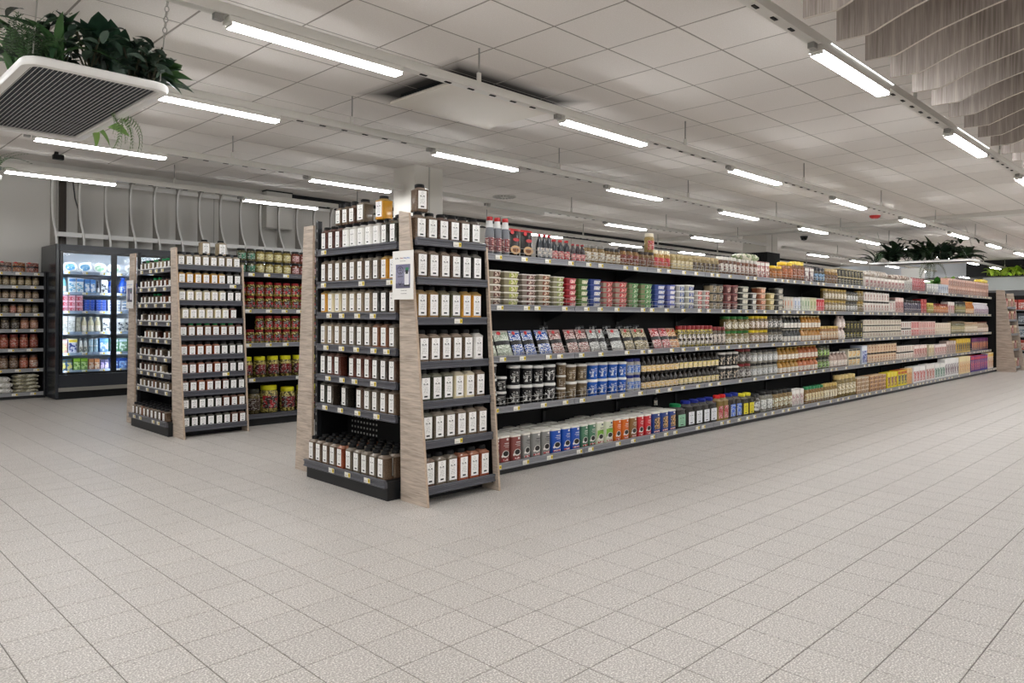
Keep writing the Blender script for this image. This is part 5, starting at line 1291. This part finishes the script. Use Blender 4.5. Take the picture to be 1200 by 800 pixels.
# ------------------------------------------------------------------ paper notices on the boards
def notice(loc, w_, h, label, tilt):
    t = thing('paper_notice', label, 'notice', loc)
    t.rotation_euler = (tilt, 0, -PI / 2)
    pw = plain('f1efeb', .4)
    m = MB(); m.box(-w_ / 2, w_ / 2, -.003, 0, -h / 2, h / 2, pw); part('sheet', m, t)
    m = MB(); u0, u1, v0, v1 = -.34 * w_, .36 * w_, -.27 * h, .22 * h
    m.quad(u0, u1, -.0036, v0, v1, plain('8a88a0', .4)); m.quad(u0, u1, -.004, v0, v0 + .1 * h, plain('5e5a70', .4)); m.quad(u0, u1, -.0038, v1 - .1 * h, v1, plain('767490', .4))
    part('picture', m, t)
    m = MB(); ink = plain('1c1c20', .5); cx, cz = -.12 * w_, .1 * h
    for i in range(20):
        a0, a1 = 2 * PI * i / 20, 2 * PI * (i + .7) / 20
        f = lambda a, r_: (cx + r_ * w_ * .15 * math.cos(a), -.0044, cz + r_ * h * .085 * math.sin(a))
        m.face([f(a0, 1), f(a1, 1), f(a1, .8), f(a0, .8)][::-1], ink)
    for dx, dz in ((-.06, .0), (.02, .0), (-.02, .04), (-.02, -.045)): m.quad(cx + dx * w_, cx + (dx + .045) * w_, -.0044, cz + dz * h - .012 * h, cz + dz * h + .012 * h, ink)
    m.face([(cx - .12 * w_, -.0044, -.13 * h), (cx, -.0044, -.19 * h), (cx + .13 * w_, -.0044, -.1 * h), (cx + .06 * w_, -.0044, -.16 * h), (cx, -.0044, -.22 * h)][::-1], ink)
    m.quad(cx - .12 * w_, cx + .14 * w_, -.0044, -.035 * h, -.022 * h, ink)
    part('emblem', m, t)
    m = MB(); bx = .18 * w_
    m.quad(bx - .09 * w_, bx + .12 * w_, -.0044, -.2 * h, .06 * h, plain('e8e6ea', .4)); m.quad(bx - .04 * w_, bx + .08 * w_, -.0047, .02 * h, .1 * h, plain('16181a', .4)); m.quad(bx - .04 * w_, bx + .1 * w_, -.0047, .1 * h, .15 * h, plain('2f8a5a', .4)); m.quad(bx - .12 * w_, bx + .16 * w_, -.0046, -.23 * h, -.2 * h, ink)
    part('bottle_picture', m, t)
    m = MB(); x = -.36 * w_
    for i, g in enumerate('### #########'):
        if g == '#':
            c = ('1c1c20', '1c1c20', '1c1c20', '', '8a3a3a', 'a04a4a', 'b05a5a', '4a5a90', '3a5aa8', '2a62b8', '2a72c8', '2a72c8', '3a86d0')[i]
            m.quad(x, x + .018 * w_, -.0036, .33 * h, .362 * h, plain(c, .5)); m.quad(x + .018 * w_, x + .042 * w_, -.0036, (.33, .35, .34)[i % 3] * h, (.336, .362, .348)[i % 3] * h, plain(c, .5))
        x += .056 * w_
    for q, (a, b, z) in enumerate(((-.13, .14, .285), (-.08, .2, -.325), (-.08, .2, -.385))):
        n = 7
        for i in range(n): m.quad((a + (b - a) * i / n) * w_, (a + (b - a) * (i + .65) / n) * w_, -.0036, z * h, (z + .011) * h, plain('6a6a70' if q == 0 else '303034', .5))
    part('lettering', m, t)
notice((3.545, 4.735, 1.808), .27, .385, 'white paper notice with a grinder picture on the near corner board', .0)
notice((3.43, 10.63, 1.74), .26, .375, 'white paper notice with a grinder picture on the farther unit\'s left board', .0)

# ------------------------------------------------------------------ far end of the shop
far_end = thing('far_end_shelving', 'far spice-board end unit closing the long run', 'shelving', (24.22, 5.0, 0))
m = board_mb(4.93, 4.46, 4.75, 4.95, 2.28, .022, 2.26); part('side_board', m, far_end, (0, -5, 0))
m = board_mb(4.93, 4.46, 4.75, 4.95, 2.2, .022, 2.2); part('side_board', m, far_end, (1.1, -5, 0))
m = MB(); m.box(.02, 1.1, -.08, .5, 0, 2.2, BLACK); part('core_panel', m, far_end)
for i, z in enumerate((.12, .62, 1.05, 1.45, 1.8)):
    part('shelf', shelf_mb(1.06, .28, RAIL, BLACK2), far_end, (.03, -.36 - .08 + i * .03, z))
    for k in range(5):
        c = [('c8b890', '8a4a3a', 'd8d0c0'), ('8a2a2a', 'd0a0a0', '7a2020'), ('b09060', '5a3a2a', 'c8b898')][(i + k) % 3]
        put('box', .19, .24, c, (24.22 + .14 + k * .2, 4.56 + .12 + i * .03, z + .001), '%s carton from left, %s shelf up of far end unit' % (ORD[k + 1], ORD[i + 1]), 'cartons on the far end unit', False)
fs = thing('far_shelving', 'tall far shelving with red and white goods at the right edge', 'shelving', (37.6, 6.2, 0))
m = MB(); m.box(0, .5, -2.5, .95, 0, 2.45, BLACK); part('carcass', m, fs)
for i, z in enumerate((.15, .72, 1.28, 1.85)):
    m = MB(); m.box(-.42, 0, -2.5, .95, z - .05, z, RAIL); part('shelf', m, fs)
    for k in range(10):
        c = [('c04a3a', 'e8d0c8', 'b83a2c'), ('d0d4d8', '5a6a7a', 'c8ccd0'), ('4a5058', 'a8b0b8', '3a4048')][(k // 3 + i) % 3]
        put('box', .3, .42, c, (37.6 - .22, 7.0 - k * .33, z + .002), '%s carton from left, %s level up of the far shelving' % (ORD[k + 1], ORD[i + 1]), 'cartons on the far shelving', False, -PI / 2)
t = thing('blue_screen_sign', 'pale blue sign panel above the far shelving at the right edge', 'sign', (37.4, 5.4, 2.86)); m = MB(); m.box(-.05, .05, -1.5, .75, -.36, .36, plain('8cc8e4', .4)); part('panel', m, t)
for k in range(3):
    plant(BL, (29.3, 6.1 - k * .35, 2.9), '%s bright lime plant on the grey band at far right' % ORD[k + 1], 16, .42, 70 + k, ['a8c83a', '8ab030', 'c4dc5a'], 2.5, up=(.1, 1.2))
plant(BL, (29.3, 4.9, 2.9), 'dark plant right of the lime ones on the grey band', 20, .5, 75, ['22321f', '1c2b1e'], 3, up=(.1, 1.2))
t = thing('hanging_sign', 'blank white hanging box behind the far planter', 'sign', (21.2, 6.2, 2.66)); m = MB(); m.box(-.12, .12, -.25, .25, -.14, .12, WHITE); part('box', m, t); m = MB(); m.tube([(0, -.2, .12), (0, -.2, .808)], .006, STEEL); m.tube([(0, .2, .12), (0, .2, .808)], .006, STEEL); part('hanger_rod', m, t)
plant(BL, (21.0, 5.5, 2.25), 'bright green plant under the far planter', 22, .3, 77, ['7ab84a', 'a0d070', '4a8a3a'], 3, up=(.1, 1.3))
t = thing('plant_stand', 'dark stand under the bright green plant', 'stand', (21.0, 5.62, 0)); m = MB(); m.bbox(-.15, .15, -.2, .15, 0, 2.25, BLACK, .01); part('post', m, t)
plant(SM, (1.46, 4.22, zt), 'small-leaved plant spilling over the near right corner of the planter', 44, .1, 35, ['33443a', '3f5244', '26382c'], 1.0, up=(-.4, .7))
plant(FE, (.86, 4.2, zt), 'fern at the left front edge of the upper left planter', 14, .24, 36, ['2c4426', '3a5432', '24381f'], up=(.2, 1.3))
plant(SM, (1.05, 4.45, zt), 'twiggy small-leaved plant behind the strap-leaved one', 46, .11, 37, ['26382c', '2c3c30', '1d2a22'], 1.3, up=(-.2, .9))
for l, n in LABELS.items():
    if n > 1: print('DUP', n, l)
